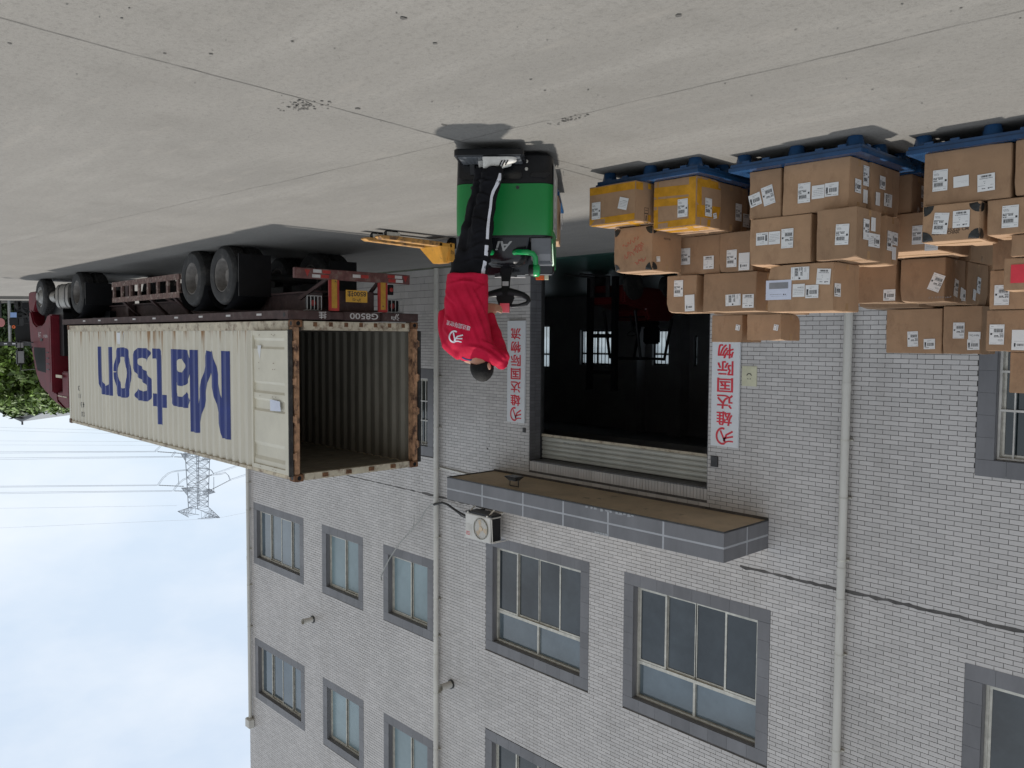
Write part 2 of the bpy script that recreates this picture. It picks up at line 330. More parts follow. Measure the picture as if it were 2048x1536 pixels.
def strokes(paths, w):
    """flat 2-D pen strokes (polylines) as quads"""
    vs = []; fs = []
    for path in paths:
        ww = w
        if isinstance(path[0], (int, float)): ww = path[0]; path = path[1:]
        n = len(path); k = len(vs)
        for i, p in enumerate(path):
            a = path[max(0, i-1)]; b = path[min(n-1, i+1)]; dx, dy = b[0]-a[0], b[1]-a[1]; l = math.hypot(dx, dy) or 1
            if 0 < i < n-1:
                t0 = (p[0]-a[0], p[1]-a[1]); t1 = (b[0]-p[0], b[1]-p[1]); l0 = math.hypot(*t0) or 1; l1 = math.hypot(*t1) or 1
                dx, dy = t0[0]/l0+t1[0]/l1, t0[1]/l0+t1[1]/l1; l = math.hypot(dx, dy) or 1; k_ = min(1.5, 1/max(.1, abs(dx/l*t0[0]/l0+dy/l*t0[1]/l0)))
            else: k_ = 1
            vs += [(p[0]-dy/l*ww/2*k_, p[1]+dx/l*ww/2*k_), (p[0]+dy/l*ww/2*k_, p[1]-dx/l*ww/2*k_)]
        for i in range(n-1): fs.append((k+2*i, k+2*i+1, k+2*i+3, k+2*i+2))
    return vs, fs
def emblem(size):
    """the firm's mark: an open ring on the left and three rising strokes on the right"""
    arc = [(.10+.34*math.cos(R(a)), -.02+.40*math.sin(R(a))) for a in range(115, -125, -15)]
    p = [[.11]+arc, [.10, (.22, -.30), (.06, .02), (-.10, .34)], [.10, (.02, .26), (-.14, -.10), (-.50, -.30)], [.09, (.06, .12), (-.2, .04), (-.53, -.04)], [.08, (-.12, .26), (-.28, .22), (-.53, .22)]]
    v, f = strokes(p, .1)
    return ([(x*size, y*size) for x, y in v], f)
def at_y(u, v, Y):       # where the sight line through a photo pixel meets the plane y = Y
    d = CF+CR*((2048-u-1024)/FPX)-CU*((1536-v-768)/FPX); k = Y/d.y
    return Vector((d.x*k, Y, CAMH+d.z*k))
def at_x(u, v, X):
    d = CF+CR*((2048-u-1024)/FPX)-CU*((1536-v-768)/FPX); k = X/d.x
    return Vector((X, d.y*k, CAMH+d.z*k))
# ------------------------------------------------------------------ ground
m = MB(); m.box(-500, 700, -500, 12.118, -.4, 0); m.box(-500, 700, 24.1, 900, -.4, 0); m.box(25.55, 700, 12.118, 24.1, -.4, 0); m.box(-500, -6.1, 12.118, 24.1, -.4, 0)
ground = struct(m.build('ground', M['concrete']))
# expansion joints and cracks in the concrete, thin dark grooves
def joint(p0, p1, w, amp, seed):
    rr = random.Random(seed); p0 = Vector((*p0, 0)); p1 = Vector((*p1, 0)); d = p1-p0; n = max(2, int(d.length/.12)); nn = Vector((-d.y, d.x, 0)).normalized(); m = MB(); off = 0; L_ = []
    for i in range(n+1):
        off = off*.85+rr.uniform(-amp, amp); ww = w*rr.uniform(.5, 1.25); c = p0+d*(i/n)+nn*off; L_.append((c-nn*ww/2, c+nn*ww/2))
    for a, b_ in zip(L_, L_[1:]): m.face([(a[0].x, a[0].y, .004), (b_[0].x, b_[0].y, .004), (b_[1].x, b_[1].y, .004), (a[1].x, a[1].y, .004)])
    o = m.build('joint', M['jointdirt'], ground); o.name = 'joint'; return o
def gz(u, v):
    d = CF+CR*((2048-u-1024)/FPX)-CU*((1536-v-768)/FPX); k = -CAMH/d.z; return (d.x*k, d.y*k)
a = gz(0, 35); b_ = gz(910, 280); e = (b_[0]+(b_[0]-a[0])*1.6, b_[1]+(b_[1]-a[1])*1.6); a = (a[0]-(b_[0]-a[0])*.4, a[1]-(b_[1]-a[1])*.4)
joint(a, e, .008, .006, 1)
a = gz(2048, 20); b_ = gz(1100, 240); c_ = gz(0, 490)
joint((a[0]-1.5, a[1]+.1), b_, .0045, .01, 2); joint(b_, c_, .0045, .01, 3)
for i, (u0, v0, u1, v1) in enumerate([(1115, 452.6, 1230, 440), (1160, 332, 1200, 341), (1035, 300, 1180, 336)]): joint(gz(u0, v0), gz(u1, v1), .005, .003, 10+i)
# spalled patch and dark spots
rr = random.Random(5); m = MB()
def blob(cx, cy, r, ry=None, z=.005, n=9):
    q0 = rr.random()*6; m.face([(cx+math.cos(q0+6.283*i/n)*r*rr.uniform(.6, 1.2), cy+math.sin(q0+6.283*i/n)*(ry or r)*rr.uniform(.6, 1.2), z) for i in range(n)])
px, py = gz(605, 210)
for i in range(70): blob(px+rr.gauss(0, .09), py+rr.gauss(0, .07), rr.uniform(.004, .016), n=6)
px, py = gz(1135, 238)
for i in range(45): blob(px+rr.gauss(0, .09), py+rr.gauss(0, .03), rr.uniform(.004, .013), n=6)
for u, v, r in [(808, 35, .02), (422, 107, .013), (585, 82, .01), (870, 86, .015), (715, 216, .022), (889, 250, .02), (20, 86, .012), (330, 106, .01), (885, 248, .012), (1090, 180, .01), (1357, 30, .02), (1062, 158, .01)]:
    px, py = gz(u, v); blob(px, py, r)
for i in range(90):
    px, py = gz(rr.uniform(-100, 2150), rr.uniform(0, 400)); blob(px, py, rr.uniform(.003, .011), rr.uniform(.003, .009), n=6)
o = m.build('pitting', M['jointdirt'], ground); o['kind'] = 'stuff'
m = MB(); m.box(12.4, 25.5, 11.86, 12.1, -.1, .006)
struct(m.build('gutter', M['moss']))
# ------------------------------------------------------------------ building
FY = 12.12
bld = thing('warehouse', 'long grey tiled warehouse with an open shutter doorway and grey framed windows', 'building', (25.5, FY, 0), world=True)
X0, X1, ZT = -6.0, 25.5, 22.4
wins = []    # (kind, outer x0,x1,z0,z1)
for z in (7.02, 11.52, 16.02): wins += [('quad', 21.83, 25.07, z, z+2.02), ('pair', 18.63, 20.76, z, z+2.0), ('pair', 15.56, 17.67, z, z+2.0)]
for z in (6.04, 10.5, 14.96): wins += [('big', 10.56, 13.63, z, z+2.61), ('big', 6.65, 9.68, z, z+2.61), ('big', .7, 3.73, z, z+2.61)]
wins += [('barred', .7, 3.70, 1.2, 3.45), ('barred', 15.56, 18.8, 2.39, 4.5)]
FR = .225
opens = [(w[1]+FR, w[2]-FR, w[3]+FR, w[4]-FR) for w in wins]
DOOR = (7.895, 12.28, -.02, 4.215); opens.append(DOOR)
xs = sorted({X0, X1, *[a for o_ in opens for a in o_[:2]]}); zs = sorted({-.02, ZT, *[a for o_ in opens for a in o_[2:]]})
GY = FY+.016                      # face of the mortar bed behind the tiles
m = MB()
def inop(x, z): return any(o_[0] < x < o_[1] and o_[2] < z < o_[3] for o_ in opens)
for i in range(len(xs)-1):
    for k in range(len(zs)-1):
        if not inop((xs[i]+xs[i+1])/2, (zs[k]+zs[k+1])/2): m.box(xs[i], xs[i+1], GY, FY+.42, zs[k], zs[k+1], skip='tblr' if 1 else '')
for x0, x1, z0, z1 in opens:      # reveals
    d = FY+.42
    m.face([(x0, GY, z0), (x0, d, z0), (x0, d, z1), (x0, GY, z1)]); m.face([(x1, GY, z0), (x1, GY, z1), (x1, d, z1), (x1, d, z0)])
    m.face([(x0, GY, z1), (x0, d, z1), (x1, d, z1), (x1, GY, z1)]); m.face([(x0, GY, z0), (x1, GY, z0), (x1, d, z0), (x0, d, z0)])
m.build('wall', M['grout'], bld)
BY = 24.0
m = MB()                          # the rest of the shell: end walls, rear wall with four windows, ceiling, roof
m.box(X1-.3, X1-.002, FY+.42, BY, -.02, ZT); m.box(X0, X0+.3, FY+.42, BY, -.02, ZT)
rw = [(19.0, 20.6, 1.0, 2.78), (21.6, 22.9, 1.0, 2.78), (24.4, 25.15, 1.0, 2.82), (14.0, 16.0, 1.0, 2.8), (20.62, 20.64, 1, 1.1)]
rw = [(19.95, 20.55, 1.0, 2.78), (21.3, 22.45, 1.0, 2.78), (24.5, 25.15, 1.0, 2.82)]
rw = [(14.6, 16.6, 1.0, 2.78), (19.75, 20.5, 1.0, 2.77), (21.35, 22.3, 1.0, 2.77), (24.55, 26.6, 1.0, 2.82)]
rw = [(15.97, 16.12, 1.5, 2.56), (17.1, 17.85, 1.3, 2.56), (19.7, 21.3, 1.3, 2.62), (22.95, 24.4, 1.1, 2.82)]
xr = sorted({X0+.3, X1-.3, *[a for o_ in rw for a in o_[:2]]})
zr = sorted({-.02, 4.95, *[a for o_ in rw for a in o_[2:]]})
for i in range(len(xr)-1):
    for k in range(len(zr)-1):
        cx, cz = (xr[i]+xr[i+1])/2, (zr[k]+zr[k+1])/2
        if not any(o_[0] < cx < o_[1] and o_[2] < cz < o_[3] for o_ in rw): m.box(xr[i], xr[i+1], BY-.25, BY, zr[k], zr[k+1])
m.box(X0+.3, X1-.3, BY-.25, BY, 4.95, ZT)
m.box(X0+.3, X1-.3, FY+.43, BY-.25, 4.95, 5.3); m.box(X0, X1-.002, FY+.43, BY, ZT, ZT+.3)
for z in (9.6, 14.1, 18.6): m.box(X0+.3, X1-.3, FY+.43, BY-.25, z, z+.25)
for x in (9.0, ): m.box(x, x+.5, 18, 18.5, 0, 4.95)
for x in (16.25, 18.1): m.box(x, x+.5, 23.2, 23.7, 0, 4.95)
m.box(X0+.3, X1-.3, 18, 18.4, 4.4, 4.95)
m.build('shell', M['render'], bld)
struct((lambda mm_: (mm_.box(X0+.3, X1-.3, FY+.05, BY-.25, -.02, .012), mm_.build('hall_floor', M['hallfloor']))[1])(MB()))
# rear wall openings: frame, bars, frosted panes
for x0, x1, z0, z1 in rw:
    m = MB(); y = BY-.14
    for zz in (z0, z0+(z1-z0)*.66, z1-.06): m.box(x0, x1, y, y+.05, zz, zz+.06)
    m.box(x0, x0+.05, y+.003, y+.053, z0, z1); m.box(x1-.05, x1, y+.003, y+.053, z0, z1)
    if x1-x0 > 1.2: m.box((x0+x1)/2-.04, (x0+x1)/2+.04, y+.006, y+.056, z0, z1)
    k = x0+.2
    while k < x1-.1: m.box(k, k+.02, y-.06, y-.04, z0, z1); k += .17
    w = m.build('rear_window', M['steel_dark'], bld)
    g = MB(); g.box(x0+.05, x1-.05, y+.02, y+.028, z0+.06, z1-.06); g.build('pane', M['frost'], w)
# ---- facade tiles: running bond, cut round every opening
excl = [(w[1]-.004, w[2]+.004, w[3]-.004, w[4]+.004) for w in wins]
excl += [(DOOR[0]-.002, DOOR[1]+.002, -1, 4.425), (6.72, 13.39, 4.56, 5.03)]
PX, PZ, GAP, TH = .2232, .0693, .0075, .016
rnd = random.Random(3); tiles = []
def spans(z0, z1, xa, xb):
    cuts = [(max(xa, e_[0]), min(xb, e_[1])) for e_ in excl if e_[2] < (z0+z1)/2 < e_[3] and e_[1] > xa and e_[0] < xb]
    cuts.sort(); cur = xa
    for a_, b2 in cuts:
        if a_ > cur: yield cur, a_
        cur = max(cur, b2)
    if cur < xb: yield cur, xb
def course(z0, z1, px, off, out, xa=2.2, xb=X1, gap=GAP):
    for sa, sb in spans(z0, z1, xa, xb):
        k = math.floor((sa-off)/px)
        while off+k*px < sb:
            a_ = max(sa, off+k*px+gap/2); b2 = min(sb, off+(k+1)*px-gap/2); k += 1
            if b2-a_ > .012: out.append((a_, b2, z0, z1))
base = []; z = .005; i = 0
while z < .94: course(z, z+.158, .328, .164*(i % 2), base); z += .166; i += 1
z = .998; i = 0
while z < 17.4:
    if not 5.40 < z+.03 < 5.455: course(z, z+PZ-GAP, PX, PX/2*(i % 2)+.03, tiles)
    z += PZ; i += 1
k = DOOR[0]+.004
while k+.062 < DOOR[1]: tiles.append((k, k+.0615, 4.222, 4.415)); k += PZ
def tile_geo(m, t_, y=FY, off=None):
    x0, x1, z0, z1 = t_; d = rnd.uniform(0, .0028); m.box(x0, x1, y+d-.001, y+TH+.002, z0, z1, skip='k')
def near(t_): return math.hypot((t_[0]+t_[1])/2, FY)*1.0/((t_[1]-t_[0])*(t_[3]-t_[2])*500+.0001)
def inview(t_):
    p = Vector(((t_[0]+t_[1])/2, FY, (t_[2]+t_[3])/2-CAMH)); d = p.dot(CF)
    u = 1024-p.dot(CR)/d*FPX; v = 768+p.dot(CU)/d*FPX
    return 0 < u < 2048 and 640 < v < 1536 and not (u > 1640 and v < 720)
full = [t_ for t_ in tiles if t_[1]-t_[0] > PX-.02]
best = set(sorted([t_ for t_ in full if inview(t_)], key=lambda t_: t_[0])[:300])
one = MB(); one.box(-(PX-GAP)/2, (PX-GAP)/2, -.001, TH+.002, 0, PZ-GAP, skip='k'); one_me = one.build('tile', M['tile1'], mesh_only=True)
for t_ in tiles:
    if t_ in best and t_[1]-t_[0] > PX-GAP-.003:
        o = put('tile', one_me, bld); o.location = ((t_[0]+t_[1])/2-25.5, rnd.uniform(0, .0025), t_[2])
        o.rotation_euler = (rnd.uniform(-.012, .012), 0, rnd.uniform(-.004, .004))
m = MB()
for t_ in tiles:
    if not (t_ in best and t_[1]-t_[0] > PX-GAP-.003): tile_geo(m, t_)
o = m.build('tile_field', M['tile'], bld); o['kind'] = 'stuff'
m = MB()
for t_ in base: tile_geo(m, t_)
o = m.build('plinth_tile_field', M['tile'], bld); o['kind'] = 'stuff'
# doorway reveal tiles
m = MB(); z = .005; i = 0
while z < 4.2:
    h = .158 if z < .94 else PZ-GAP
    for k in range(2):
        a_ = FY+.004+k*.17+(.085 if i % 2 and k else 0)
        b2 = FY+.16 if k == 0 and not (i % 2) else FY+.34
        m.box(DOOR[1]-.012, DOOR[1]+.002, FY+.003+k*.17, FY+.165+k*.17, z, min(z+h, 4.205)); m.box(DOOR[0]-.002, DOOR[0]+.012, FY+.003+k*.17, FY+.165+k*.17, z, min(z+h, 4.205))
    z += h+.008; i += 1
k = DOOR[0]+.02
while k+.07 < DOOR[1]: m.box(k, k+.0615, FY+.005, FY+.33, 4.2, 4.218); k += PZ
o = m.build('reveal_tile_field', M['granite'], bld); o['kind'] = 'stuff'
# cracked movement joint
m = MB(); rr = random.Random(11)
def crack(xa, xb, z, w):
    x = xa; L_ = []
    while x < xb+.01: L_.append((x, z+rr.uniform(-.008, .008)-w*rr.uniform(.3, .7), z+rr.uniform(-.006, .01)+w*rr.uniform(.3, .8))); x += rr.uniform(.05, .14)
    for a_, b2 in zip(L_, L_[1:]): m.hexa([(a_[0], FY-.002, a_[1]), (b2[0], FY-.002, b2[1]), (b2[0], GY, b2[1]), (a_[0], GY, a_[1])], [(a_[0], FY-.004, a_[2]), (b2[0], FY-.004, b2[2]), (b2[0], GY, b2[2]), (a_[0], GY, a_[2])])
crack(2.2, 7.3, 5.43, .042); crack(13.2, 16.0, 5.43, .045); crack(16.0, 20.5, 5.43, .02)
m.build('movement_joint', M['grout'], bld)
# ---- windows
def slabbed(m, x0, x1, z0, z1, y0, y1, pitch, horiz):
    n = max(1, round(((x1-x0) if horiz else (z1-z0))/pitch))
    for i in range(n):
        a_, b2 = i/n, (i+1)/n
        if horiz: m.box(x0+(x1-x0)*a_+.0015, x0+(x1-x0)*b2-.0015, y0, y1, z0, z1)
        else: m.box(x0, x1, y0, y1, z0+(z1-z0)*a_+.0015, z0+(z1-z0)*b2-.0015)
def add_window(kind, x0, x1, z0, z1):
    y0, y1 = FY-.003, GY+.003; m = MB()
    # mitred corners built as four trapezoids butted together, split into slabs
    for s_ in (0, 1):
        xo, xi = (x0, x0+FR) if s_ == 0 else (x1, x1-FR)
        lo, hi = min(xo, xi)+.0015, max(xo, xi)-.0015
        slabbed(m, lo, hi, z0+FR+.002, z1-FR-.002, y0, y1, .32, False)
    for s_ in (0, 1):
        zo, zi = (z0, z0+FR) if s_ == 0 else (z1, z1-FR)
        n = max(3, round((x1-x0)/.4))
        for i in range(n):
            a_, b2 = x0+(x1-x0)*i/n+.0015, x0+(x1-x0)*(i+1)/n-.0015
            m.box(a_, b2, y0, y1, min(zo, zi)+.001, max(zo, zi)-.001)
    ix0, ix1, iz0, iz1 = x0+FR, x1-FR, z0+FR, z1-FR
    for a_ in (0, 1): xx = ix0 if a_ == 0 else ix1-.008; m.box(xx, xx+.008, y1, FY+.2, iz0, iz1)
    m.box(ix0+.009, ix1-.009, y1, FY+.2, iz0, iz0+.008); m.box(ix0+.009, ix1-.009, y1, FY+.2, iz1-.008, iz1)
    m.build('window_surround', M['granite'], bld)
    fy = FY+.12; f = MB(); t_ = .05; panes = []
    def frame(a0, a1, c0, c1, y, w=.045, d=.05):
        f.box(a0, a1, y, y+d, c0, c0+w); f.box(a0, a1, y, y+d, c1-w, c1); f.box(a0, a0+w, y+.002, y+d-.002, c0+w, c1-w); f.box(a1-w, a1, y+.002, y+d-.002, c0+w, c1-w)
    A0, A1, C0, C1 = ix0+.01, ix1-.01, iz0+.01, iz1-.01
    frame(A0, A1, C0, C1, fy, .04, .09)
    if kind == 'big':
        zt = C0+(C1-C0)*.685; f.box(A0+.04, A1-.04, fy+.003, fy+.087, zt-.03, zt+.03)
        for i in range(4):
            a_ = A0+.04+(A1-A0-.08)*i/4; b2 = A0+.04+(A1-A0-.08)*(i+1)/4; yy = fy+.01 if i in (0, 3) else fy+.05
            frame(a_+.002, b2+(.02 if i < 3 else -.002), C0+.042, zt-.032, yy, .035, .03); panes.append((a_+.036, b2-.016, C0+.076, zt-.066, yy+.014))
        for i in range(2):
            a_ = A0+.04+(A1-A0-.08)*i/2; b2 = A0+.04+(A1-A0-.08)*(i+1)/2; panes.append((a_+.002, b2-.022 if i == 0 else b2-.002, zt+.032, C1-.042, fy+.05))
        f.box((A0+A1)/2-.022, (A0+A1)/2+.022, fy+.006, fy+.084, zt+.031, C1-.041); gm = M['glass_blue']
    else:
        n = 2 if kind == 'pair' else 4
        for i in range(n):
            a_ = A0+.04+(A1-A0-.08)*i/n; b2 = A0+.04+(A1-A0-.08)*(i+1)/n; yy = fy+.01 if i % 2 else fy+.05
            frame(a_+.002, b2-.002, C0+.042, C1-.042, yy, .03, .03); panes.append((a_+.033, b2-.033, C0+.073, C1-.073, yy+.014))
        gm = {'pair': M['glass_film'], 'quad': M['glass_blue'], 'barred': M['glass_dark']}[kind]
    w = f.build('window', M['alu'], bld)
    for i, (a0, a1, c0, c1, y) in enumerate(panes): g = MB(); g.box(a0, a1, y, y+.006, c0, c1); g.build('pane', M['glass_low'] if kind == 'big' and i < 4 else gm, w)
    if kind in ('barred', 'quad'):
        g = MB(); yb = fy-.05 if kind == 'barred' else fy-.012
        if kind == 'barred':
            frm = [A0, A1]
            g.box(A0, A1, yb, yb+.025, C0+.0, C0+.025); g.box(A0, A1, yb, yb+.025, C1-.03, C1-.002)
            for zz in (.33, .62): g.box(A0, A1, yb+.002, yb+.027, C0+(C1-C0)*zz, C0+(C1-C0)*zz+.03)
            g.box(A0, A0+.03, yb+.003, yb+.028, C0+.02, C1-.02); g.box(A1-.03, A1, yb+.003, yb+.028, C0+.02, C1-.02)
            k = A0+.16
            while k < A1-.08: g.box(k, k+.018, yb+.005, yb+.023, C0+.02, C1-.02); k += .155
            g.build('security_bars', M['bars'], w)
        elif z0 < 9:
            k = A0+.12
            while k < A1-.08: g.box(k, k+.016, fy+.085, fy+.1, C0+.04, C0+(C1-C0)*.66); k += .125
            g.box(A0+.05, A1-.05, fy+.088, fy+.104, C0+(C1-C0)*.62, C0+(C1-C0)*.64)
    return w
for w_ in wins:
    wo = add_window(*w_)
    if w_[0] == 'big' and w_[3] < 7 and w_[1] == 6.65:
        m = MB(); m.box(8.96, 9.3, FY+.158, FY+.162, 6.42, 6.74); m.build('carton_standin_card', M['tape'], wo)  # flat card added before the pane, standing in for a carton inside
    if w_[0] == 'big' and w_[3] < 7 and w_[1] == 10.56:
        m = MB(); y = FY+.16
        for a_, b2 in (((13.05, y, 6.42), (13.05, y, 7.35)), ((13.05, y, 6.5), (13.3, y, 6.95)), ((13.05, y, 7.0), (13.3, y, 7.0)), ((13.05, y, 7.2), (13.3, y, 7.2))): m.bar(a_, b_ if False else b2, .028, .006)
        m.build('ladder_standin', M['white'], wo)  # bars added before the pane, standing in for a ladder inside
# white bars behind the glass of the far window, seen through clear panes, are set on the room side
# ---- roller shutter: slats, bottom bar, guide rails
m = MB(); sy = FY+.34
for x in (DOOR[0]-.001, DOOR[1]-.06): m.box(x+.013, x+.048, sy-.02, sy+.05, .0, 4.2)
m.box(DOOR[0]+.05, DOOR[1]-.05, sy-.025, sy-.018, 4.17, 4.19)
sh = m.build('roller_shutter', M['steel_dark'], bld)
prof = [(0, 0), (-.012, .012), (-.018, .035), (-.018, .06), (-.012, .083), (0, .094)]
sl = MB(); sl.loft([[(x, sy+.02+p[0], p[1]) for p in prof] for x in (DOOR[0]+.05, DOOR[1]-.05)], caps=False, closed=False); sme = None
for i in range(6):
    o = sl.build('slat', M['shutter'], sh) if sme is None else put('slat', sme, sh)
    sme = sme or o.data; o.location = (0, 0, 3.72+i*.096)
m = MB(); m.box(DOOR[0]+.05, DOOR[1]-.05, sy-.01, sy+.03, 3.665, 3.715); m.build('bottom_bar', M['creamrust'], sh)
m = MB(); m.add_flat(fit(text('82271798 门业 11 上海'), .9, .035), (11.15, sy-.006, 3.80), (1, 0, 0), (0, 0, 1)); m.build('stencil', M['inkgrey'], sh)
# ---- canopy
CX0, CX1, CY, CZ0, CZ1 = 6.72, 13.39, 10.80, 4.575, 5.03
m = MB(); m.box(CX0+.015, CX1-.015, CY+.015, GY, CZ0, CZ1-.002); can = m.build('canopy', M['tan'], bld)
cols = [13.39]+[at_y(840+a_/2.92, 600+b2/2.92, CY).x for a_, b2 in ((362, 1110), (600, 1160), (835, 1210), (1097, 1270), (1420, 1340))]+[6.72]
zm = (CZ0+CZ1)/2+.005
for a_, b2 in zip(cols, cols[1:]):
    for c0, c1 in ((CZ0+.002, zm-.018), (zm+.018, CZ1-.002)):
        g = MB(); g.box(b2+(.02 if b2 > 6.8 else 0), a_-(.02 if a_ < 13.3 else 0), CY, CY+.016, c0, c1); g.build('fascia_tile', M['granite'], can)
for y0, y1 in ((CY+.017, 11.45), (11.49, FY-.002)):
    for c0, c1 in ((CZ0+.002, zm-.018), (zm+.018, CZ1-.002)):
        for x in (CX0, CX1-.014): g = MB(); g.box(x, x+.014, y0, y1, c0, c1); g.build('fascia_tile', M['granite'], can)
m = MB(); m.box(CX0+.001, CX1-.001, CY+.003, CY+.018, zm-.017, zm+.017); m.box(CX0+.002, CX0+.018, CY+.02, FY-.002, zm-.017, zm+.017)
for a_ in cols[1:-1]: m.box(a_-.018, a_+.018, CY+.002, CY+.014, CZ0+.003, zm-.018); m.box(a_-.018, a_+.018, CY+.002, CY+.014, zm+.018, CZ1-.003)
m.box(CX0+.003, CX0+.016, 11.452, 11.488, CZ0+.003, zm-.018); m.box(CX0+.003, CX0+.016, 11.452, 11.488, zm+.018, CZ1-.003)
m.build('fascia_strip', M['lightstrip'], can)
m = MB(); m.box(CX0-.004, CX1+.004, CY-.006, CY+.016, CZ0-.022, CZ0-.001); m.box(CX0-.004, CX0+.016, CY+.017, FY-.004, CZ0-.022, CZ0-.001); m.box(CX1-.016, CX1+.004, CY+.017, FY-.004, CZ0-.022, CZ0-.001); m.build('drip_edge', M['steel_dark'], can)
m = MB(); rr = random.Random(4); x = 8.45
while x < 9.5: m.prism([(x, CZ0-.004), (x+.05, CZ0-.004), (x+rr.uniform(.03, .08), CZ0+rr.uniform(.02, .05)), (x-rr.uniform(0, .03), CZ0+rr.uniform(.015, .04))], 'y', CY-.004, CY+.002); x += rr.uniform(.07, .15)
for k in range(5): x = 9.0+k*.06; m.prism([(x, CZ1-.04), (x+.05, CZ1-.045), (x+.06, CZ1-.01), (x+.01, CZ1-.005)], 'y', CY-.004, CY+.002)
m.build('broken_edge', M['wallgrey'], can)
# ---- drain pipes
def pipe(x, r, z0, z1, br, lab, couplings=()):
    m = MB(); y = FY-r-.03; m.tube([(x, y, z0), (x, y, z1)], r, 16)
    for z in couplings: m.tube([(x, y, z-.06), (x, y, z+.06)], r*1.1, 16); 
    p = m.build('drainpipe', M['pvc'], bld, smooth=True)
    for z in br:
        g = MB(); g.tube([(x, y, z-.012), (x, y, z+.012)], r*1.07, 16); g.box(x-r*1.5, x+r*1.5, y+r*.7, FY, z-.012, z+.012); g.build('pipe_clip', M['alu'], p, smooth=True)
    return p
pipe(5.455, .062, .0, 20, [3.13, 4.0, 4.95, 6.4, 7.9, 9.4], '', (5.12, 5.6, 2.33))
pipe(15.33, .062, .0, 20, [1.45, 2.55, 3.75, 4.75, 6.4, 7.9, 8.8, 10.2, 11.6], '', (1.0, 5.5, 9.3))
pipe(25.3, .055, .0, 14.3, [5.2, 6.4, 7.3, 8.6, 9.8, 11.2], '', (8.9,))
m = MB(); m.box(25.15, 25.45, FY-.2, FY-.002, 14.3, 14.6); m.build('rainwater_head', M['pvc'], bld, bevel=.02)
m = MB(); m.tube([(15.27, FY-.03, 4.72), (13.4, FY-.03, 4.78)], .022, 10); m.build('overflow_pipe', M['pvc'], bld, smooth=True)
for x, z in ((21.3, 9.95), (14.85, 9.86)):
    m = MB(); m.tube([(x, FY+.01, z), (x-.04, FY-.36, z-.02)], .078, 14, caps=False); m.tube([(x, FY+.01, z), (x-.04, FY-.36, z-.02)], .07, 14, caps=False); p = m.build('outlet_pipe', M['pvc'], bld, smooth=True)
    g = MB(); g.tube([(x, FY+.005, z), (x, FY-.03, z)], .11, 14); g.build('sealing_collar', M['steel_dark'], p, smooth=True)
for x, z, w_ in ((12.42, 3.58, .07), (7.75, 3.72, .13)): m = MB(); m.box(x-w_/2, x+w_/2, FY-.03, FY+.004, z-w_*.7, z+w_*.7); m.build('mounting_plate', M['steel_dark'], bld, bevel=.004)
rr = random.Random(2); m = MB()
for x, z in ((2.62, 5.05), (2.62, 4.75), (12.55, .72), (13.6, 4.1)): m.box(x-.02, x+.02, FY-.004, FY+.01, z-.02, z+.02)
m.build('drill_hole', M['grout'], bld)
# ------------------------------------------------------------------ things fixed to the wall
def sign(x0, x1, z0, z1, label):
    s_ = thing('sign_board', label, 'sign', ((x0+x1)/2, FY-.03, z0), group='white signs beside the doorway', world=True)
    m = MB(); m.box(x0, x1, FY-.05, FY-.006, z0, z1); m.build('board', M['white'], s_, bevel=.004)
    h = z1-z0; w_ = x1-x0; cx = (x0+x1)/2; g = MB()
    g.add_flat(emblem(w_*.62), (cx, FY-.053, z1-.17), (-1, 0, 0), (0, 0, 1))
    g.v = [(2*cx-x, y, z) for x, y, z in g.v]
    g.build('emblem', M['red'], s_)
    step = (h-.45)/5.9
    for i, ch in enumerate('雄达国际物流'):
        g = MB()
        for k, (ox, oz) in enumerate(((0, 0), (.006, .004), (-.006, .004), (.006, -.004), (-.006, -.004))): g.add_flat(fit(text(ch), .295, .232), (cx+ox, FY-.053-k*.0003, z1-.475-i*.283+oz), (1, 0, 0), (0, 0, 1))
        g.build('character', M['red'], s_)
sign(12.38, 12.92, 1.26, 3.43, 'tall white sign with red characters between the drainpipe and the doorway')
sign(7.285, 7.815, 1.26, 3.44, 'tall white sign with red characters partly behind the top cartons')
m = MB(); m.box(6.99, 7.26, FY-.012, FY-.002, 2.07, 2.40)
cdt = tag(m.build('notice_card', M['card_cream']), 'small cream notice card with a black smiley beside the white sign', 'notice')
g = MB(); g.add_flat(strokes([[(-.03, .04), (-.015, .05)], [(.015, .05), (.03, .04)], [(-.045, -.01), (-.02, -.04), (.02, -.04), (.045, -.01)]], .014), (7.125, FY-.014, 2.235), (-1, 0, 0), (0, 0, 1)); g.build('drawing', M['ink'], cdt)
# floodlight on the canopy soffit
fl = thing('floodlight', 'grey floodlight hanging on a bracket under the canopy soffit', 'floodlight', (11.68, 11.15, 4.50), world=True)
m = MB(); cx, cy = 11.66, 11.1
m.hexa([(cx-.1, cy-.07, 4.44), (cx+.1, cy-.07, 4.44), (cx+.1, cy+.07, 4.44), (cx-.1, cy+.07, 4.44)], [(cx-.1, cy-.07, 4.40), (cx+.1, cy-.07, 4.40), (cx+.1, cy+.07, 4.40), (cx-.1, cy+.07, 4.40)])
m.hexa([(cx-.17, cy-.12, 4.36), (cx+.17, cy-.12, 4.36), (cx+.17, cy+.12, 4.36), (cx-.17, cy+.12, 4.36)], [(cx-.11, cy-.08, 4.42), (cx+.11, cy-.08, 4.42), (cx+.11, cy+.08, 4.42), (cx-.11, cy+.08, 4.42)]); m.build('housing', M['steel_dark'], fl)
m = MB(); m.box(cx-.145, cx+.145, cy-.1, cy+.1, 4.352, 4.358); m.build('lens', M['greytray'], fl)
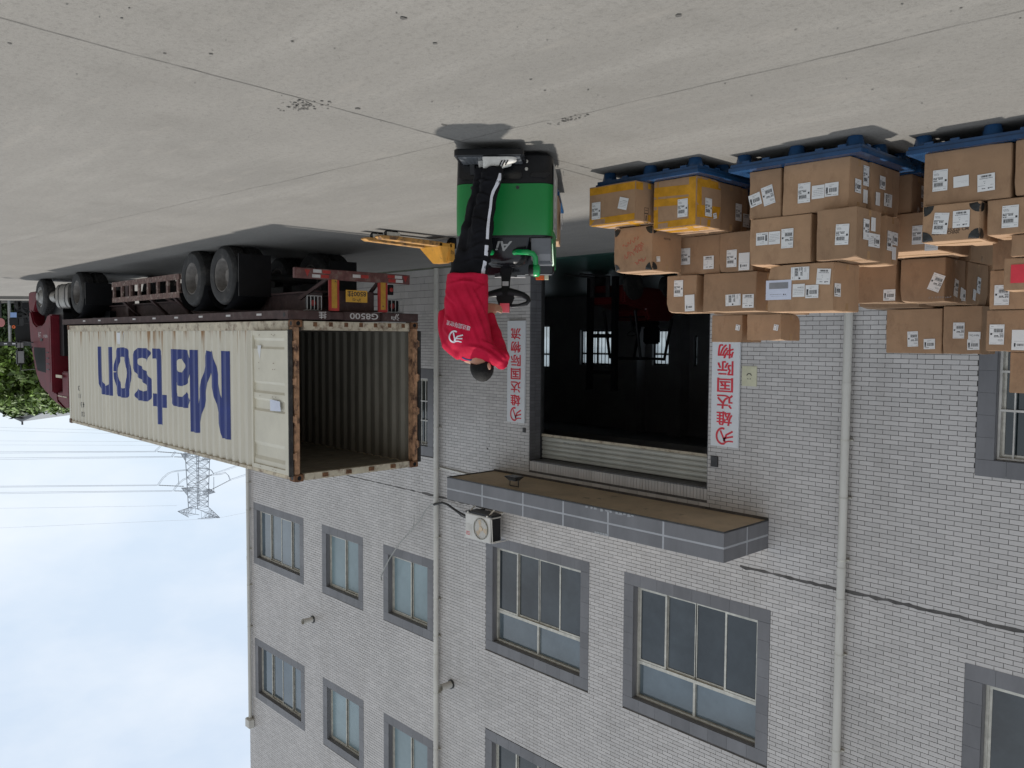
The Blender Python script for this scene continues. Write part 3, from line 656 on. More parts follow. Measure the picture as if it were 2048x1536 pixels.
m = MB(); m.tube([(cx-.12, cy, 4.40), (cx-.12, cy, 4.555), (cx+.12, cy, 4.555), (cx+.12, cy, 4.40)], .012, 8); m.build('bracket', M['steel_dark'], fl)
# air conditioner
ac = thing('air_conditioner', 'white outdoor air conditioner unit hung on the wall above the canopy', 'air conditioner', (13.45, FY-.2, 5.55), world=True)
a0, a1, az0, az1, ay0, ay1 = 12.98, 13.82, 5.50, 6.06, FY-.46, FY-.14
m = MB(); m.box(a0, a1, ay0, ay1, az0, az1); m.build('casing', M['acwhite'], ac, bevel=.015)
fx, fz, fr = a0+.30, (az0+az1)/2, .235
m = MB(); m.lathe((fx, ay0-.002, fz), (0, -1, 0), [(fr, 0), (fr, .02), (fr-.02, .02), (fr-.02, -.02), (.0, -.02)], 32); m.build('fan_shroud', M['fan'], ac, smooth=True)
m = MB()
for i in range(3):
    q = i*2.094+.4
    m.face([(fx+math.cos(q)*.04, ay0-.002, fz+math.sin(q)*.04), (fx+math.cos(q+.1)*.2, ay0-.008, fz+math.sin(q+.1)*.2), (fx+math.cos(q+.75)*.2, ay0-.001, fz+math.sin(q+.75)*.2), (fx+math.cos(q+1.0)*.05, ay0-.001, fz+math.sin(q+1.0)*.05)])
m.lathe((fx, ay0-.004, fz), (0, -1, 0), [(.055, 0), (.05, .015), (.001, .018)], 16); m.build('fan_blade', M['tan'], ac)
m = MB()
for i in range(9): x = fx-.21+i*.0525; h = math.sqrt(max(.002, fr**2-(x-fx)**2)); m.tube([(x, ay0-.022, fz-h), (x, ay0-.022, fz+h)], .0035, 5)
for r_ in (.1, .17): m.tube([(fx+math.cos(i*.3)*r_, ay0-.024, fz+math.sin(i*.3)*r_) for i in range(22)], .003, 5)
m.build('grille', M['acwhite'], ac)
m = MB()
for i in range(9): m.box(a1-.24, a1-.03, ay0-.006, ay0, az0+.24+i*.03, az0+.255+i*.03)
m.build('louvre', M['acwhite'], ac)
m = MB(); m.box(a1-.16, a1-.04, ay0-.004, ay0-.0005, az1-.17, az1-.07); b3 = m.build('badge', M['red'], ac)
m = MB(); m.add_flat(fit(text('TCL', 1, .03), .075, .03), (a1-.10, ay0-.006, az1-.12), (1, 0, 0), (0, 0, 1)); m.build('badge_text', M['white'], b3)
m = MB(); m.box(a0-.001, a0+.003, ay0+.03, ay1-.02, az0+.03, az1-.03); m.build('coil', M['black'], ac)
m = MB(); m.tube([(a0-.03, ay0+.01, az0+.03), (a0-.06, ay0+.01, az1-.02)], .01, 6); m.tube([(a0-.06, ay0+.01, az1-.02), (a0-.06, FY, az1-.02)], .01, 6)
for x in (a0+.1, a1-.1): m.bar((x, ay0-.02, az0-.02), (x, FY, az0-.02), .035); m.bar((x, ay0+.05, az0-.03), (x, FY, az0-.32), .025)
m.build('wall_bracket', M['acwhite'], ac)
m = MB(); m.box(a0-.02, a1-.06, ay0+.01, ay1-.02, az0-.05, az0-.005); m.bar((a1-.02, ay0, az0-.02), (a1-.25, FY-.1, az0-.05), .06, .03); m.build('drip_tray', M['black'], ac)
# cables
m = MB(); P_ = lambda zx, zy: at_y(720+zx/3.938, 900+zy/3.938, FY-.14)
m.tube([(13.83, FY-.2, 5.72), P_(850, 530), P_(760, 480), P_(690, 430), P_(650, 415), (15.33, FY-.16, 5.60)], .028, 8); m.tube([(13.83, FY-.2, 5.78), P_(880, 560), P_(800, 520), P_(700, 440), P_(640, 408)], .012, 6)
cb = m.build('cable', M['cable'], smooth=True); tag(cb, 'black cable running from the air conditioner to the drainpipe', 'cable')
m = MB(); m.tube([P_(612, 415), P_(560, 430), P_(520, 470), P_(480, 540), P_(440, 590), P_(380, 660), P_(300, 750), P_(230, 860), P_(185, 950), P_(165, 1000), P_(172, 1028)], .016, 7); m.tube([P_(420, 600), P_(428, 560), P_(424, 510)], .007, 5)
cb = m.build('cable', M['cablegrey'], smooth=True); tag(cb, 'pale grey hose sagging from the drainpipe across a small window', 'cable')
# ------------------------------------------------------------------ shipping container (world coordinates)
KX0, KX1, KY0, KY1, KZ0, KZ1 = 11.85, 24.05, 6.44, 8.88, 1.366, 3.957
box40 = thing('shipping_container', 'rusty cream forty foot container lettered Matson with its doors folded open', 'shipping container', (17.95, 7.66, KZ0), world=True)
def corr(x, depth=.036, per=.278):
    p = ((x-KX0-.3) % per)/per
    if p < .26: return 0
    if p < .5: return depth*(p-.26)/.24
    if p < .76: return depth
    return depth*(1-(p-.76)/.24)
def breaks(a, b, per=.278):
    r = set([a, b]); k = math.floor((a-KX0-.3)/per)-1
    while KX0+.3+k*per < b+per:
        for p in (0, .26, .5, .76):
            x = KX0+.3+(k+p)*per
            if a < x < b: r.add(x)
        k += 1
    return sorted(r)
def side(y, sgn, th):
    m = MB(); xs_ = breaks(KX0+.16, KX1-.16)
    for x0, x1 in zip(xs_, xs_[1:]):
        ya, yb = y+sgn*corr(x0), y+sgn*corr(x1)
        m.face([(x0, ya, KZ0+.165), (x1, yb, KZ0+.165), (x1, yb, KZ1-.07), (x0, ya, KZ1-.07)])
    return m
nearp = side(KY0+.018, 1, 0).build('side_panel', M['cream'], box40)
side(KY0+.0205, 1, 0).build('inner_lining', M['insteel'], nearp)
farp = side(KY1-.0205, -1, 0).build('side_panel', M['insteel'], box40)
side(KY1-.018, -1, 0).build('outer_skin', M['cream'], farp)
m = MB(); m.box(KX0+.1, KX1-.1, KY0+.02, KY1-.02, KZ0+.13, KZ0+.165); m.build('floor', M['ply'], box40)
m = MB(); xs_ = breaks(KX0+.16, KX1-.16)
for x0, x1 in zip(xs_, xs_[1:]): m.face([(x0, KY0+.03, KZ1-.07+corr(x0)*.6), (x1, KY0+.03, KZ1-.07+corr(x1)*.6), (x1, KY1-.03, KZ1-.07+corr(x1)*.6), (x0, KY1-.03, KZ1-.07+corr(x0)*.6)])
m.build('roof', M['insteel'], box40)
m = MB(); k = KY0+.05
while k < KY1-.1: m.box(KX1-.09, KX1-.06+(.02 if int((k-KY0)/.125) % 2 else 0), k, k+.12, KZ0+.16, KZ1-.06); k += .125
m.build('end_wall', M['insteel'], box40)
m = MB()
for y in (KY0, KY1-.06): m.box(KX0+.18, KX1-.18, y, y+.06, KZ0+.01, KZ0+.165)
m.build('bottom_rail', M['creamrust'], box40, bevel=.006)
m = MB()
for y in (KY0+.002, KY1-.062): m.box(KX0+.18, KX1-.18, y, y+.06, KZ1-.075, KZ1-.012)
m.build('top_rail', M['creamrust'], box40, bevel=.006)
for x in (KX0, KX1-.17):
    for y in (KY0, KY1-.1):
        m = MB(); m.box(x+.004, x+.16, y+.004, y+.096, KZ0+.11, KZ1-.11); m.build('corner_post', M['rustpost'] if x == KX0 else M['cream'], box40, bevel=.008)
cc = MB(); w_, d_, h_ = .178, .162, .118      # casting: a block with a round hole in its end and its side
cc.box(0, w_, 0, d_, 0, h_); ce = cc.build('corner_casting', M['rust'], mesh_only=True, bevel=.01)
hole = MB(); hole.lathe((-.0015, d_/2, h_/2), (1, 0, 0), [(.036, 0), (.001, .0)], 14); hole.lathe((w_/2, -.0015, h_/2), (0, 1, 0), [(.036, 0), (.001, .0)], 14); hole.lathe((w_/2, d_+.0015, h_/2), (0, 1, 0), [(.036, 0), (.001, .0)], 14); hm = hole.build('hole', M['black'], mesh_only=True)
for x in (KX0-.006, KX1-w_+.006):
    for y in (KY0-.006, KY1-d_+.006):
        for z in (KZ0-.005, KZ1-h_+.006):
            o = put('corner_casting', ce, box40); o.location = Vector((x, y, z))-WORLD[box40.name]; h2 = put('hole', hm, o)
m = MB(); m.box(KX0+.01, KX0+.10, KY0+.18, KY1-.18, KZ0+.015, KZ0+.16)
for k in range(7): y = KY0+.35+k*.29; m.box(KX0+.003, KX0+.0095, y, y+.07, KZ0+.03, KZ0+.1, mi=1)
m.build('door_sill', [M['creamrust'], M['rust']], box40)
m = MB(); m.box(KX0+.01, KX0+.10, KY0+.18, KY1-.18, KZ1-.115, KZ1-.005)
for k in range(4): y = KY0+.5+k*.45; m.box(KX0-.01, KX0+.0095, y, y+.1, KZ1-.095, KZ1-.03, mi=1)
m.build('door_header', [M['creamrust'], M['rust']], box40)
# doors, folded back flat along the sides
def door(y, sgn, nm):
    """inner face outwards: frame, swaged sheet"""
    a0, a1, c0, c1 = KX0+.06, 13.19, KZ0+.17, KZ1-.10; yo = y
    zs_ = []; cur = c0+.07
    for h in (1.69, 1.83, 2.41, 2.57, 2.68, 2.86, 3.03, 3.49, 3.72): zs_.append(h)
    lev = [(c0+.07, .022), (1.66, .022), (1.70, .044), (1.80, .044), (1.84, .02), (2.38, .02), (2.42, .044), (2.54, .044), (2.58, .02), (2.66, .02), (2.70, .044), (2.84, .044), (2.88, .02), (3.40, .02), (3.46, .044), (3.64, .044), (3.70, .022), (c1-.07, .022)]
    m = MB(); m.loft([[(x, y-sgn*(.055-d), z) for z, d in lev] for x in (a0+.09, a1-.05)], caps=False, closed=False)
    dpan = m.build(nm, M['creamdoor'], box40)
    m = MB(); q = sorted((y, y-sgn*.055))
    m.box(a0, a0+.11, q[0], q[1], c0, c1); m.box(a1-.055, a1, q[0]+.001, q[1]-.001, c0, c1); m.box(a0+.11, a1-.055, q[0]+.002, q[1]-.002, c0, c0+.075); m.box(a0+.11, a1-.055, q[0]+.002, q[1]-.002, c1-.075, c1); m.box(a0+.1, a1-.05, q[0]+(.05 if sgn > 0 else 0), q[1]-(0 if sgn > 0 else .05), c0+.05, c1-.05)
    m.build('door_frame', M['creamdoor'], dpan, bevel=.004)
    g = MB(); g.box(a0-.05, a0-.002, q[0]-.006, q[1]+.006, c0-.02, c1+.02); g.build('gasket', M['rubber'], dpan, bevel=.008)
    for z in (1.75, 2.35, 2.95, 3.55):
        g = MB(); g.tube([(KX0-.008, y+sgn*.045, z-.07), (KX0-.008, y+sgn*.045, z+.07)], .022, 10); g.box(KX0-.014, KX0+.05, min(y, y+sgn*.05), max(y, y+sgn*.05), z-.05, z+.05); g.build('hinge', M['rustpost'], dpan)
    return dpan
dn = door(KY0-.022, 1, 'door'); door(KY1+.022, -1, 'door')
yy = KY0-.082
for x0, x1, z0, z1 in ((12.15, 12.5, 2.66, 2.85),): m = MB(); m.face([(x0, yy, z1-.01), (x1, yy-.004, z1), (x1-.015, yy-.014, z0), (x0+.02, yy-.002, z0+.02)]); m.build('paper_notice', M['envelope'], dn)
m = MB(); m.face([(12.85, KY0-.06, 1.78), (12.98, KY0-.06, 1.78), (12.98, KY0-.06, 1.86), (12.9, KY0-.06, 2.02)]); m.build('torn_paper', M['paper'], dn)
m = MB(); rr = random.Random(8)
for z in (1.6, 1.62, 2.07, 2.17, 2.62, 3.78, 3.82):
    for x in (12.35, 12.42, 12.9): m.lathe((x+rr.uniform(-.03, .03), KY0-.0775, z), (0, -1, 0), [(.009, 0), (.001, .001)], 7)
m.build('rivet_hole', M['rust'], dn)
# lettering on the corrugated side
def on_side(p): return Vector((p.x, KY0+.018+corr(p.x)-.003, p.z))
def letter(paths, x0, x1, z0, z1, w):
    """pen strokes in a unit box, mapped to the side panel and cut along every fold of the steel"""
    m = MB()
    for k_, path in enumerate(paths):
        ww = w
        if isinstance(path[0], (int, float)): ww = path[0]; path = path[1:]
        vs, fs = strokes([[(p[0]*(x1-x0), p[1]*(z1-z0)) for p in path]], ww)
        bm = bmesh.new(); vv = [bm.verts.new((x0+x, 0, z0+min(max(z, 0), z1-z0))) for x, z in vs]
        for f in fs:
            try: bm.faces.new([vv[i] for i in f])
            except ValueError: pass
        for xb in breaks(x0-.3, x1+.3): bmesh.ops.bisect_plane(bm, geom=bm.verts[:]+bm.edges[:]+bm.faces[:], plane_co=(xb, 0, 0), plane_no=(1, 0, 0))
        n0 = len(m.v)
        for i, v in enumerate(bm.verts): v.index = i
        m.v += [tuple(on_side(v.co)-Vector((0, .0007*k_, 0))) for v in bm.verts]; m.f += [tuple(n0+v.index for v in f.verts) for f in bm.faces]; m.m += [0]*len(bm.faces); bm.free()
    return m.build('letter', M['navy'], nearp)
def arcp(cx, cz, rx, rz, a0, a1, n=16): return [(cx+rx*math.cos(R(a0+(a1-a0)*i/n)), cz+rz*math.sin(R(a0+(a1-a0)*i/n))) for i in range(n+1)]
Z0 = 1.90; XH = 1.16
letter([[.33, (.09, 0), (.09, 1)], [.30, (.10, 1.0), (.48, 0.0)], [.30, (.46, 0.0), (.87, 1.0)], [.33, (.91, 0), (.91, 1)]], 14.30, 16.02, Z0, Z0+1.61, .3)
letter([arcp(.5, .74, .42, .20, 165, 20)+[(.9, .6), (.9, 0)], arcp(.46, .28, .38, .24, 10, 350)], 16.06, 17.02, Z0, Z0+XH, .275)
letter([[(.5, 1), (.5, .12), (.62, .045), (.95, .05)], [(.05, .685), (.95, .685)]], 17.2, 18.04, Z0, Z0+1.6, .27)
letter([arcp(.5, .74, .42, .2, 25, 200)+[(.3, .56), (.7, .44)]+arcp(.5, .26, .42, .2, 45, -155)], 18.14, 19.16, Z0, Z0+XH, .275)
letter([arcp(.5, .5, .42, .44, 0, 360, 24)], 19.4, 20.44, Z0, Z0+XH, .285)
letter([[(.1, 0), (.1, 1)], [(.1, .62)]+arcp(.5, .66, .4, .27, 170, 20)+[(.9, .55), (.9, 0)]], 20.66, 21.58, Z0, Z0+XH, .275)
m = MB()
for body, x, z, w_, h_ in (('4310', 23.05, 3.42, .32, .14), ('U1', 23.2, 3.2, .12, .12), ('XU', 22.95, 3.66, .2, .13), ('3', 23.25, 3.0, .05, .12), ('®', 21.74, 1.97, .1, .1)):
    m.add_flat(fit(text(body), w_, h_), (x, 0, z), (1, 0, 0), (0, 0, 1), fn=on_side)
m.build('marking', M['black'], nearp)
m = MB(); m.face([tuple(on_side(Vector(p))) for p in ((19.84, 0, 1.56), (20.22, 0, 1.56), (20.2, 0, 1.83), (19.9, 0, 1.83))]); m.build('patch', M['white'], nearp)
# ------------------------------------------------------------------ semi trailer
trl = thing('semi_trailer', 'rusty dark red container trailer with a yellow rear plate under the open container', 'trailer', (18, 7.66, 0), world=True)
m = MB()
for y in (7.05, 8.05):
    m.box(12.2, 24.0, y, y+.22, 1.16, 1.19); m.box(12.2, 24.0, y, y+.22, .86, .89); m.box(12.2, 24.0, y+.1, y+.12, .89, 1.16)
for k in range(9): m.box(12.6+k*1.35, 12.72+k*1.35, 6.6, 8.72, 1.19, 1.30)
for y in (6.47, 8.79): m.box(12.2, 24.6, y, y+.06, 1.205, 1.34)
m.box(12.0, 12.1, 7.27, 8.05, .86, 1.2)
m.build('chassis_frame', M['oxide'], trl)
m = MB()
for y0, y1, x0 in ((6.33, 7.09, KX0-.03), (7.35, 8.02, KX0-.05), (8.10, 8.87, KX0-.03)): m.box(x0, 12.2, y0, y1, 1.212, 1.355)
m.box(KX0+.02, 12.15, 7.09, 8.1, 1.22, 1.345); bol = m.build('rear_bolster', M['oxide'], trl, bevel=.01)
m = MB(); m.lathe((KX0+.1, 6.328, 1.285), (0, -1, 0), [(.04, 0), (.001, .001)], 12); m.build('lock_hole', M['black'], bol)
m = MB()
for body, y, w_, h_, x in (('沪', 8.37, .17, .115, KX0-.032), ('G8500', 7.72, .56, .10, KX0-.052), ('挂', 6.94, .14, .115, KX0-.032)): m.add_flat(fit(text(body, 1, .012), w_, h_), (x, y, 1.283), (0, -1, 0), (0, 0, 1))
m.build('chassis_number', M['white_refl'], bol)
m = MB(); m.box(KX0-.01, KX0+.06, 6.46, 8.70, .535, .70); bum = m.build('bumper_bar', M['oxidebar'], trl, bevel=.006)
for y, z, c in [(6.86, .575, 'w'), (7.03, .58, 'r'), (6.84, .655, 'w'), (7.0, .655, 'r'), (7.6, .615, 'w'), (7.76, .615, 'r'), (8.3, .585, 'r'), (8.45, .585, 'w'), (8.32, .655, 'r'), (8.47, .655, 'w')]:
    m = MB(); m.box(KX0-.0135, KX0-.0105, y-.075, y+.075, z-.026, z+.026); m.build('reflective_sticker', M['white_refl' if c == 'w' else 'red_refl'], bum)
for y in (6.68, 8.60): m = MB(); m.prism([(y-.05, .56), (y+.05, .56), (y, .67)], 'x', KX0-.0135, KX0-.0105); m.build('red_triangle', M['red_refl'], bum)
for y in (7.08, 8.04):
    m = MB(); m.box(KX0-.004, KX0+.03, y, y+.19, .62, 1.205); p = m.build('marker_board', M['red_refl'], trl, bevel=.004)
    g = MB(); g.box(KX0-.009, KX0-.0045, y+.045, y+.145, .65, 1.16); g.build('yellow_reflector', M['yellow_refl'], p)
    g = MB(); g.bar((KX0+.05, y+.09, .62), (KX0+.6, y-.2 if y < 7.5 else y+.1, 1.0), .05); g.build('brace', M['oxide'], p)
m = MB(); m.box(KX0+.002, KX0+.012, 7.40, 7.82, .85, 1.05); pl = m.build('number_plate', M['plate'], trl, bevel=.003)
m = MB(); m.add_flat(fit(text('8500挂', 1, .018), .37, .10), (KX0, 7.61, .915), (0, -1, 0), (0, 0, 1)); m.add_flat(fit(text('沪·G', 1, .012), .17, .055), (KX0, 7.61, 1.01), (0, -1, 0), (0, 0, 1)); m.build('plate_text', M['ink'], pl)
for y0, y1 in ((6.76, 7.02), (8.33, 8.66)):
    l_ = MB(); l_.box(KX0+.2, KX0+.26, y0+.03, y1-.05, .98, 1.18); tl = l_.build('tail_light', M['black'], trl, bevel=.01)
    g = MB(); g.lathe((KX0+.197, y0+.14, 1.08), (-1, 0, 0), [(.05, 0), (.001, .01)], 14); g.build('lens', M['red_refl'], tl)
    c_ = MB()
    for k in range(5): y = y0+(y1-y0)*k/4; c_.tube([(KX0+.3, y, 1.21), (KX0+.14, y, 1.19), (KX0+.14, y, .96)], .008, 6)
    c_.tube([(KX0+.14, y0, .965), (KX0+.14, y1, .965)], .008, 6); c_.build('light_cage', M['silver'], tl)
l_ = MB(); l_.box(KX0+.0, KX0+.05, 8.26, 8.36, .72, .90); tl = l_.build('tail_light', M['black'], trl, bevel=.008)
g = MB(); g.lathe((KX0-.002, 8.31, .81), (-1, 0, 0), [(.038, 0), (.001, .008)], 14); g.build('lens', M['red_refl'], tl)
def wheel_mesh(w=.30, r=.525, deep=.17):
    tyre = [(r*.58, 0), (r*.60, -.012), (r*.72, -.02), (r*.9, -.012), (r*.965, .018), (r, .05), (r, w-.05), (r*.965, w-.018), (r*.9, w+.012), (r*.6, w+.01), (r*.55, w)]
    a = MB(); a.lathe((0, 0, 0), (0, 1, 0), tyre, 40)
    for i in range(40):                                        # tread blocks
        q = 6.2832*i/40
        for h0, h1 in ((.05, .12), (.13, .19), (.20, w-.04)):
            pts = []
            for rr_ in (r-.01, r+.010):
                for qq in (q-.06, q+.06): pts += [(math.sin(qq)*rr_, h0, math.cos(qq)*rr_), (math.sin(qq)*rr_, h1, math.cos(qq)*rr_)]
            a.hexa([pts[0], pts[2], pts[3], pts[1]], [pts[4], pts[6], pts[7], pts[5]])
    b_ = MB(); b_.lathe((0, 0, 0), (0, 1, 0), [(r*.585, .004), (r*.55, .0), (r*.53, .02), (r*.50, deep*.55), (r*.46, deep), (r*.24, deep), (r*.22, deep-.05), (r*.15, deep-.06), (.001, deep-.06)], 32)
    for i in range(10): q = .628*i; b_.lathe((math.cos(q)*r*.33, deep-.004, math.sin(q)*r*.33), (0, -1, 0), [(.016, 0), (.016, .02), (.001, .022)], 6)
    return a.build('wheel', M['rubber'], mesh_only=True, smooth=True, ang=35), b_
wm, rb = wheel_mesh(); rimm = rb.build('rim', M['rim'], mesh_only=True, smooth=True, ang=30)
def add_wheel(root, x, y, rzed, z=.525, wme=wm, rme=rimm):
    o = put('wheel', wme, root); o.location = Vector((x, y, z))-WORLD[root.name]; o.rotation_euler = (0, random.uniform(0, 6), R(180) if rzed else 0)
    r_ = put('rim', rme, o); return o
for x in (14.47, 15.82):
    add_wheel(trl, x, 6.44, 0); add_wheel(trl, x, 7.10, 1); add_wheel(trl, x, 8.22, 0); add_wheel(trl, x, 8.88, 1)
m = MB()
for x in (14.47, 15.82): m.tube([(x, 6.7, .525), (x, 8.6, .525)], .075, 12); m.box(x-.5, x+.5, 7.14, 7.22, .62, .74); m.box(x-.5, x+.5, 8.1, 8.18, .62, .74)
m.build('axle', M['steel_dark'], trl)
for x in (14.47, 15.82):
    for y0, y1 in ((6.43, 7.08), (8.24, 8.88)):
        m = MB(); m.loft([[(x+math.cos(R(q))*.66, y, .525+math.sin(R(q))*.62) for q in range(25, 175, 10)] for y in (y0, y1)], caps=False, closed=False); m.loft([[(x+math.cos(R(q))*.64, y, .525+math.sin(R(q))*.60) for q in range(25, 175, 10)] for y in (y0, y1)], caps=False, closed=False); m.build('mudguard', M['black'], trl, smooth=True)
for y0, y1 in ((6.45, 7.06), (8.26, 8.86)): m = MB(); m.box(13.80, 13.825, y0, y1, .18, .92); m.build('mud_flap', M['black'], trl)
# side guard: a ladder of angle iron
m = MB(); gx0, gx1, gy = 16.5, 20.5, 6.46
m.box(gx0, gx1, gy, gy+.05, .39, .50); m.box(gx0, gx1, gy, gy+.05, .75, .86)
for k in range(8): x = gx0+.04+k*(gx1-gx0-.18)/7; m.box(x, x+.10, gy+.003, gy+.047, .50, .75)
sg = m.build('side_guard', M['oxideold'], trl)
m = MB()
for x in (16.9, 18.2, 19.9): m.bar((x, gy+.05, .84), (x+.25, 7.0, 1.2), .05); 
m.bar((17.4, gy+.05, .84), (16.9, 7.1, 1.2), .04); m.build('guard_bracket', M['oxide'], trl)
m = MB()
for y in (6.95, 8.2): m.box(20.9, 21.08, y, y+.16, .35, 1.2); m.box(20.86, 21.12, y-.05, y+.21, .30, .35)
m.build('landing_leg', M['oxide'], trl)
m = MB(); m.tube([(17.5, 7.35, .78), (18.6, 7.35, .78)], .16, 16); m.build('air_tank', M['oxide'], trl, smooth=True)
m = MB()
for k in range(9): m.box(13.0+k*1.2, 13.18+k*1.2, 6.466, 6.4695, 1.245, 1.28)
m.build('side_reflector', M['white_refl'], trl)
# ------------------------------------------------------------------ tractor unit
trk = thing('truck_tractor', 'dark red truck cab with a fuel tank and black mirrors ahead of the container', 'truck', (26, 7.66, 0), world=True)
T0, T1 = 6.40, 8.90
sidep = [(25.45, 1.05), (25.45, 3.25), (26.1, 3.28), (26.65, 3.12), (27.12, 2.78), (27.5, 2.2), (27.68, 1.75), (27.75, 1.35), (27.78, .95), (27.62, .9), (27.35, 1.25), (27.0, 1.36), (26.5, 1.36), (26.1, 1.25), (25.8, 1.05)]
m = MB(); m.prism(sidep, 'y', T0, T1); cab = m.build('cab', M['cabred'], trk, bevel=.04, smooth=True, ang=35)
m = MB(); m.loft([[(25.4, y, 3.2), (25.4, y, 3.45), (24.75, y, 3.62), (24.35, y, 3.60), (24.35, y, 2.62), (24.95, y, 2.62), (24.95, y, 3.2)] for y in (T0+.12, T1-.12)]); dfl = m.build('roof_deflector', M['cabred'], trk, bevel=.03)
m = MB(); m.loft([[(26.65, y, 3.14), (25.45, y, 3.27), (25.4, y, 3.47), (24.8, y, 3.62), (25.6, y, 3.5), (26.2, y, 3.36)] for y in (T0+.1, T1-.1)]); m.build('sun_roof', M['cabred'], trk)
m = MB(); m.box(24.7, 25.3, T0+.05, T0+.055, 2.72, 2.8); m.box(24.5, 25.35, T0+.1, T0+.117, 3.3, 3.33); m.build('trim', M['creamrust'], dfl)
m = MB(); m.prism([(26.05, 1.98), (26.05, 2.7), (26.95, 2.66), (27.28, 2.2), (27.3, 1.98)], 'y', T0-.006, T0+.01); m.build('side_window', M['winddark'], cab, bevel=.003)
m = MB(); m.prism([(25.62, 1.42), (25.62, 2.95), (26.6, 2.93), (27.2, 2.62), (27.5, 1.95), (27.55, 1.45)], 'y', T0-.0045, T0-.002); m.build('door_panel', M['cabred'], cab)
m = MB(); m.box(26.3, 26.55, T0-.02, T0-.005, 1.72, 1.80); m.build('door_handle', M['black'], cab, bevel=.006)
m = MB(); m.add_flat(fit(text('上海'), .28, .16), (26.6, T0-.008, 1.62), (1, 0, 0), (0, 0, 1)); m.add_flat(fit(text('物流 85'), .42, .09), (26.0, T0-.008, 1.66), (1, 0, 0), (0, 0, 1)); m.build('door_lettering', M['white_refl'], cab)
m = MB()
for k in range(4): m.box(25.7, 25.95, T0-.016, T0-.006, 2.1+k*.16, 2.13+k*.16)
m.build('air_vent', M['black'], cab)
m = MB(); m.prism([(27.0, .35), (27.0, .62), (27.35, .95), (27.62, .9), (27.8, .95), (27.86, .62), (27.82, .35)], 'y', T0+.02, T1-.02); m.build('front_bumper', M['cabred'], trk, bevel=.03)
m = MB(); m.box(27.45, 27.7, T0-.02, T1+.02, 1.97, 2.0); m.prism([(27.72, 1.45), (27.55, 2.0), (27.1, 2.75), (27.13, 2.77), (27.58, 2.02), (27.76, 1.46)], 'y', T0+.12, T1-.12); m.build('windscreen', M['winddark'], cab)
for y, sg_ in ((T0-.32, -1), (T1+.32, 1)):
    m = MB(); m.box(27.42, 27.56, y-.1, y+.1, 2.05, 2.5); m.box(27.45, 27.6, y-.1, y+.1, 1.82, 2.02); mr_ = m.build('mirror', M['black'], trk, bevel=.03)
    g = MB(); g.box(27.414, 27.419, y-.08, y+.08, 2.1, 2.45); g.box(27.444, 27.449, y-.08, y+.08, 1.85, 2.0); g.build('mirror_glass', M['silver'], mr_)
    g = MB(); g.tube([(27.3, T0+.05 if sg_ < 0 else T1-.05, 2.62), (27.45, y, 2.66), (27.46, y, 1.8), (27.35, T0+.02 if sg_ < 0 else T1-.02, 1.85)], .018, 8); g.build('mirror_arm', M['black'], mr_)
fw, frb = wheel_mesh(.29, .52, .03); rb2 = MB(); rb2.lathe((0, 0, 0), (0, 1, 0), [(.30, .002), (.285, -.01), (.27, .03), (.22, .05), (.17, -.02), (.12, -.05), (.11, -.09), (.001, -.09)], 32)
for i in range(10): q = .628*i; rb2.lathe((math.cos(q)*.24, .038, math.sin(q)*.24), (0, -1, 0), [(.026, 0), (.001, .001)], 8, mi=[1])
rfm = rb2.build('rim', [M['rimlight'], M['black']], mesh_only=True, smooth=True, ang=30)
add_wheel(trk, 26.7, 6.46, 0, .52, fw, rfm); add_wheel(trk, 26.7, 8.84, 1, .52, fw, rfm)
for x in (23.15,):
    add_wheel(trk, x, 6.44, 0); add_wheel(trk, x, 7.08, 1); add_wheel(trk, x, 8.24, 0); add_wheel(trk, x, 8.88, 1)
    for y0, y1 in ((6.43, 7.1), (8.2, 8.88)):
        m = MB(); m.loft([[(x+math.cos(R(q))*.66, y, .525+math.sin(R(q))*.64) for q in range(10, 175, 11)] for y in (y0, y1)], caps=False, closed=False); m.build('mudguard', M['black'], trk, smooth=True)
m = MB(); m.box(22.47, 22.5, 6.45, 7.08, .3, .85); m.box(22.47, 22.5, 8.2, 8.86, .3, .85); m.build('mud_flap', M['black'], trk)
m = MB(); m.box(21.6, 27.0, 7.2, 7.3, .75, 1.0); m.box(21.6, 27.0, 8.0, 8.1, .75, 1.0); m.box(22.4, 23.8, 7.0, 8.3, 1.0, 1.2); m.tube([(23.15, 6.7, .525), (23.15, 8.6, .525)], .1, 12); m.tube([(26.7, 6.7, .52), (26.7, 8.6, .52)], .07, 12); m.box(25.4, 27.3, 6.7, 8.6, .7, 1.2); m.box(25.0, 25.4, 6.6, 8.7, 1.0, 2.2); m.build('chassis', M['black'], trk)
m = MB(); m.prism([(.28+6.46+.12*math.cos(R(q))+(.0 if math.cos(R(q)) > 0 else -.16), .56+.25*math.sin(R(q))+(.08 if math.sin(R(q)) > 0 else -.08)) for q in range(0, 360, 20)], 'x', 24.05, 25.2); tk = m.build('fuel_tank', M['tankmet'], trk, smooth=True)
m = MB()
for x in (24.3, 24.9): m.prism([(.28+6.46+.13*math.cos(R(q))+(.0 if math.cos(R(q)) > 0 else -.16), .56+.26*math.sin(R(q))+(.08 if math.sin(R(q)) > 0 else -.08)) for q in range(0, 360, 20)], 'x', x, x+.05)
m.build('tank_strap', M['steel_dark'], tk)
m = MB(); m.tube([(25.3, 6.62, .55), (25.75, 6.62, .55)], .17, 18); m.build('air_tank', M['tankmet'], trk, smooth=True)
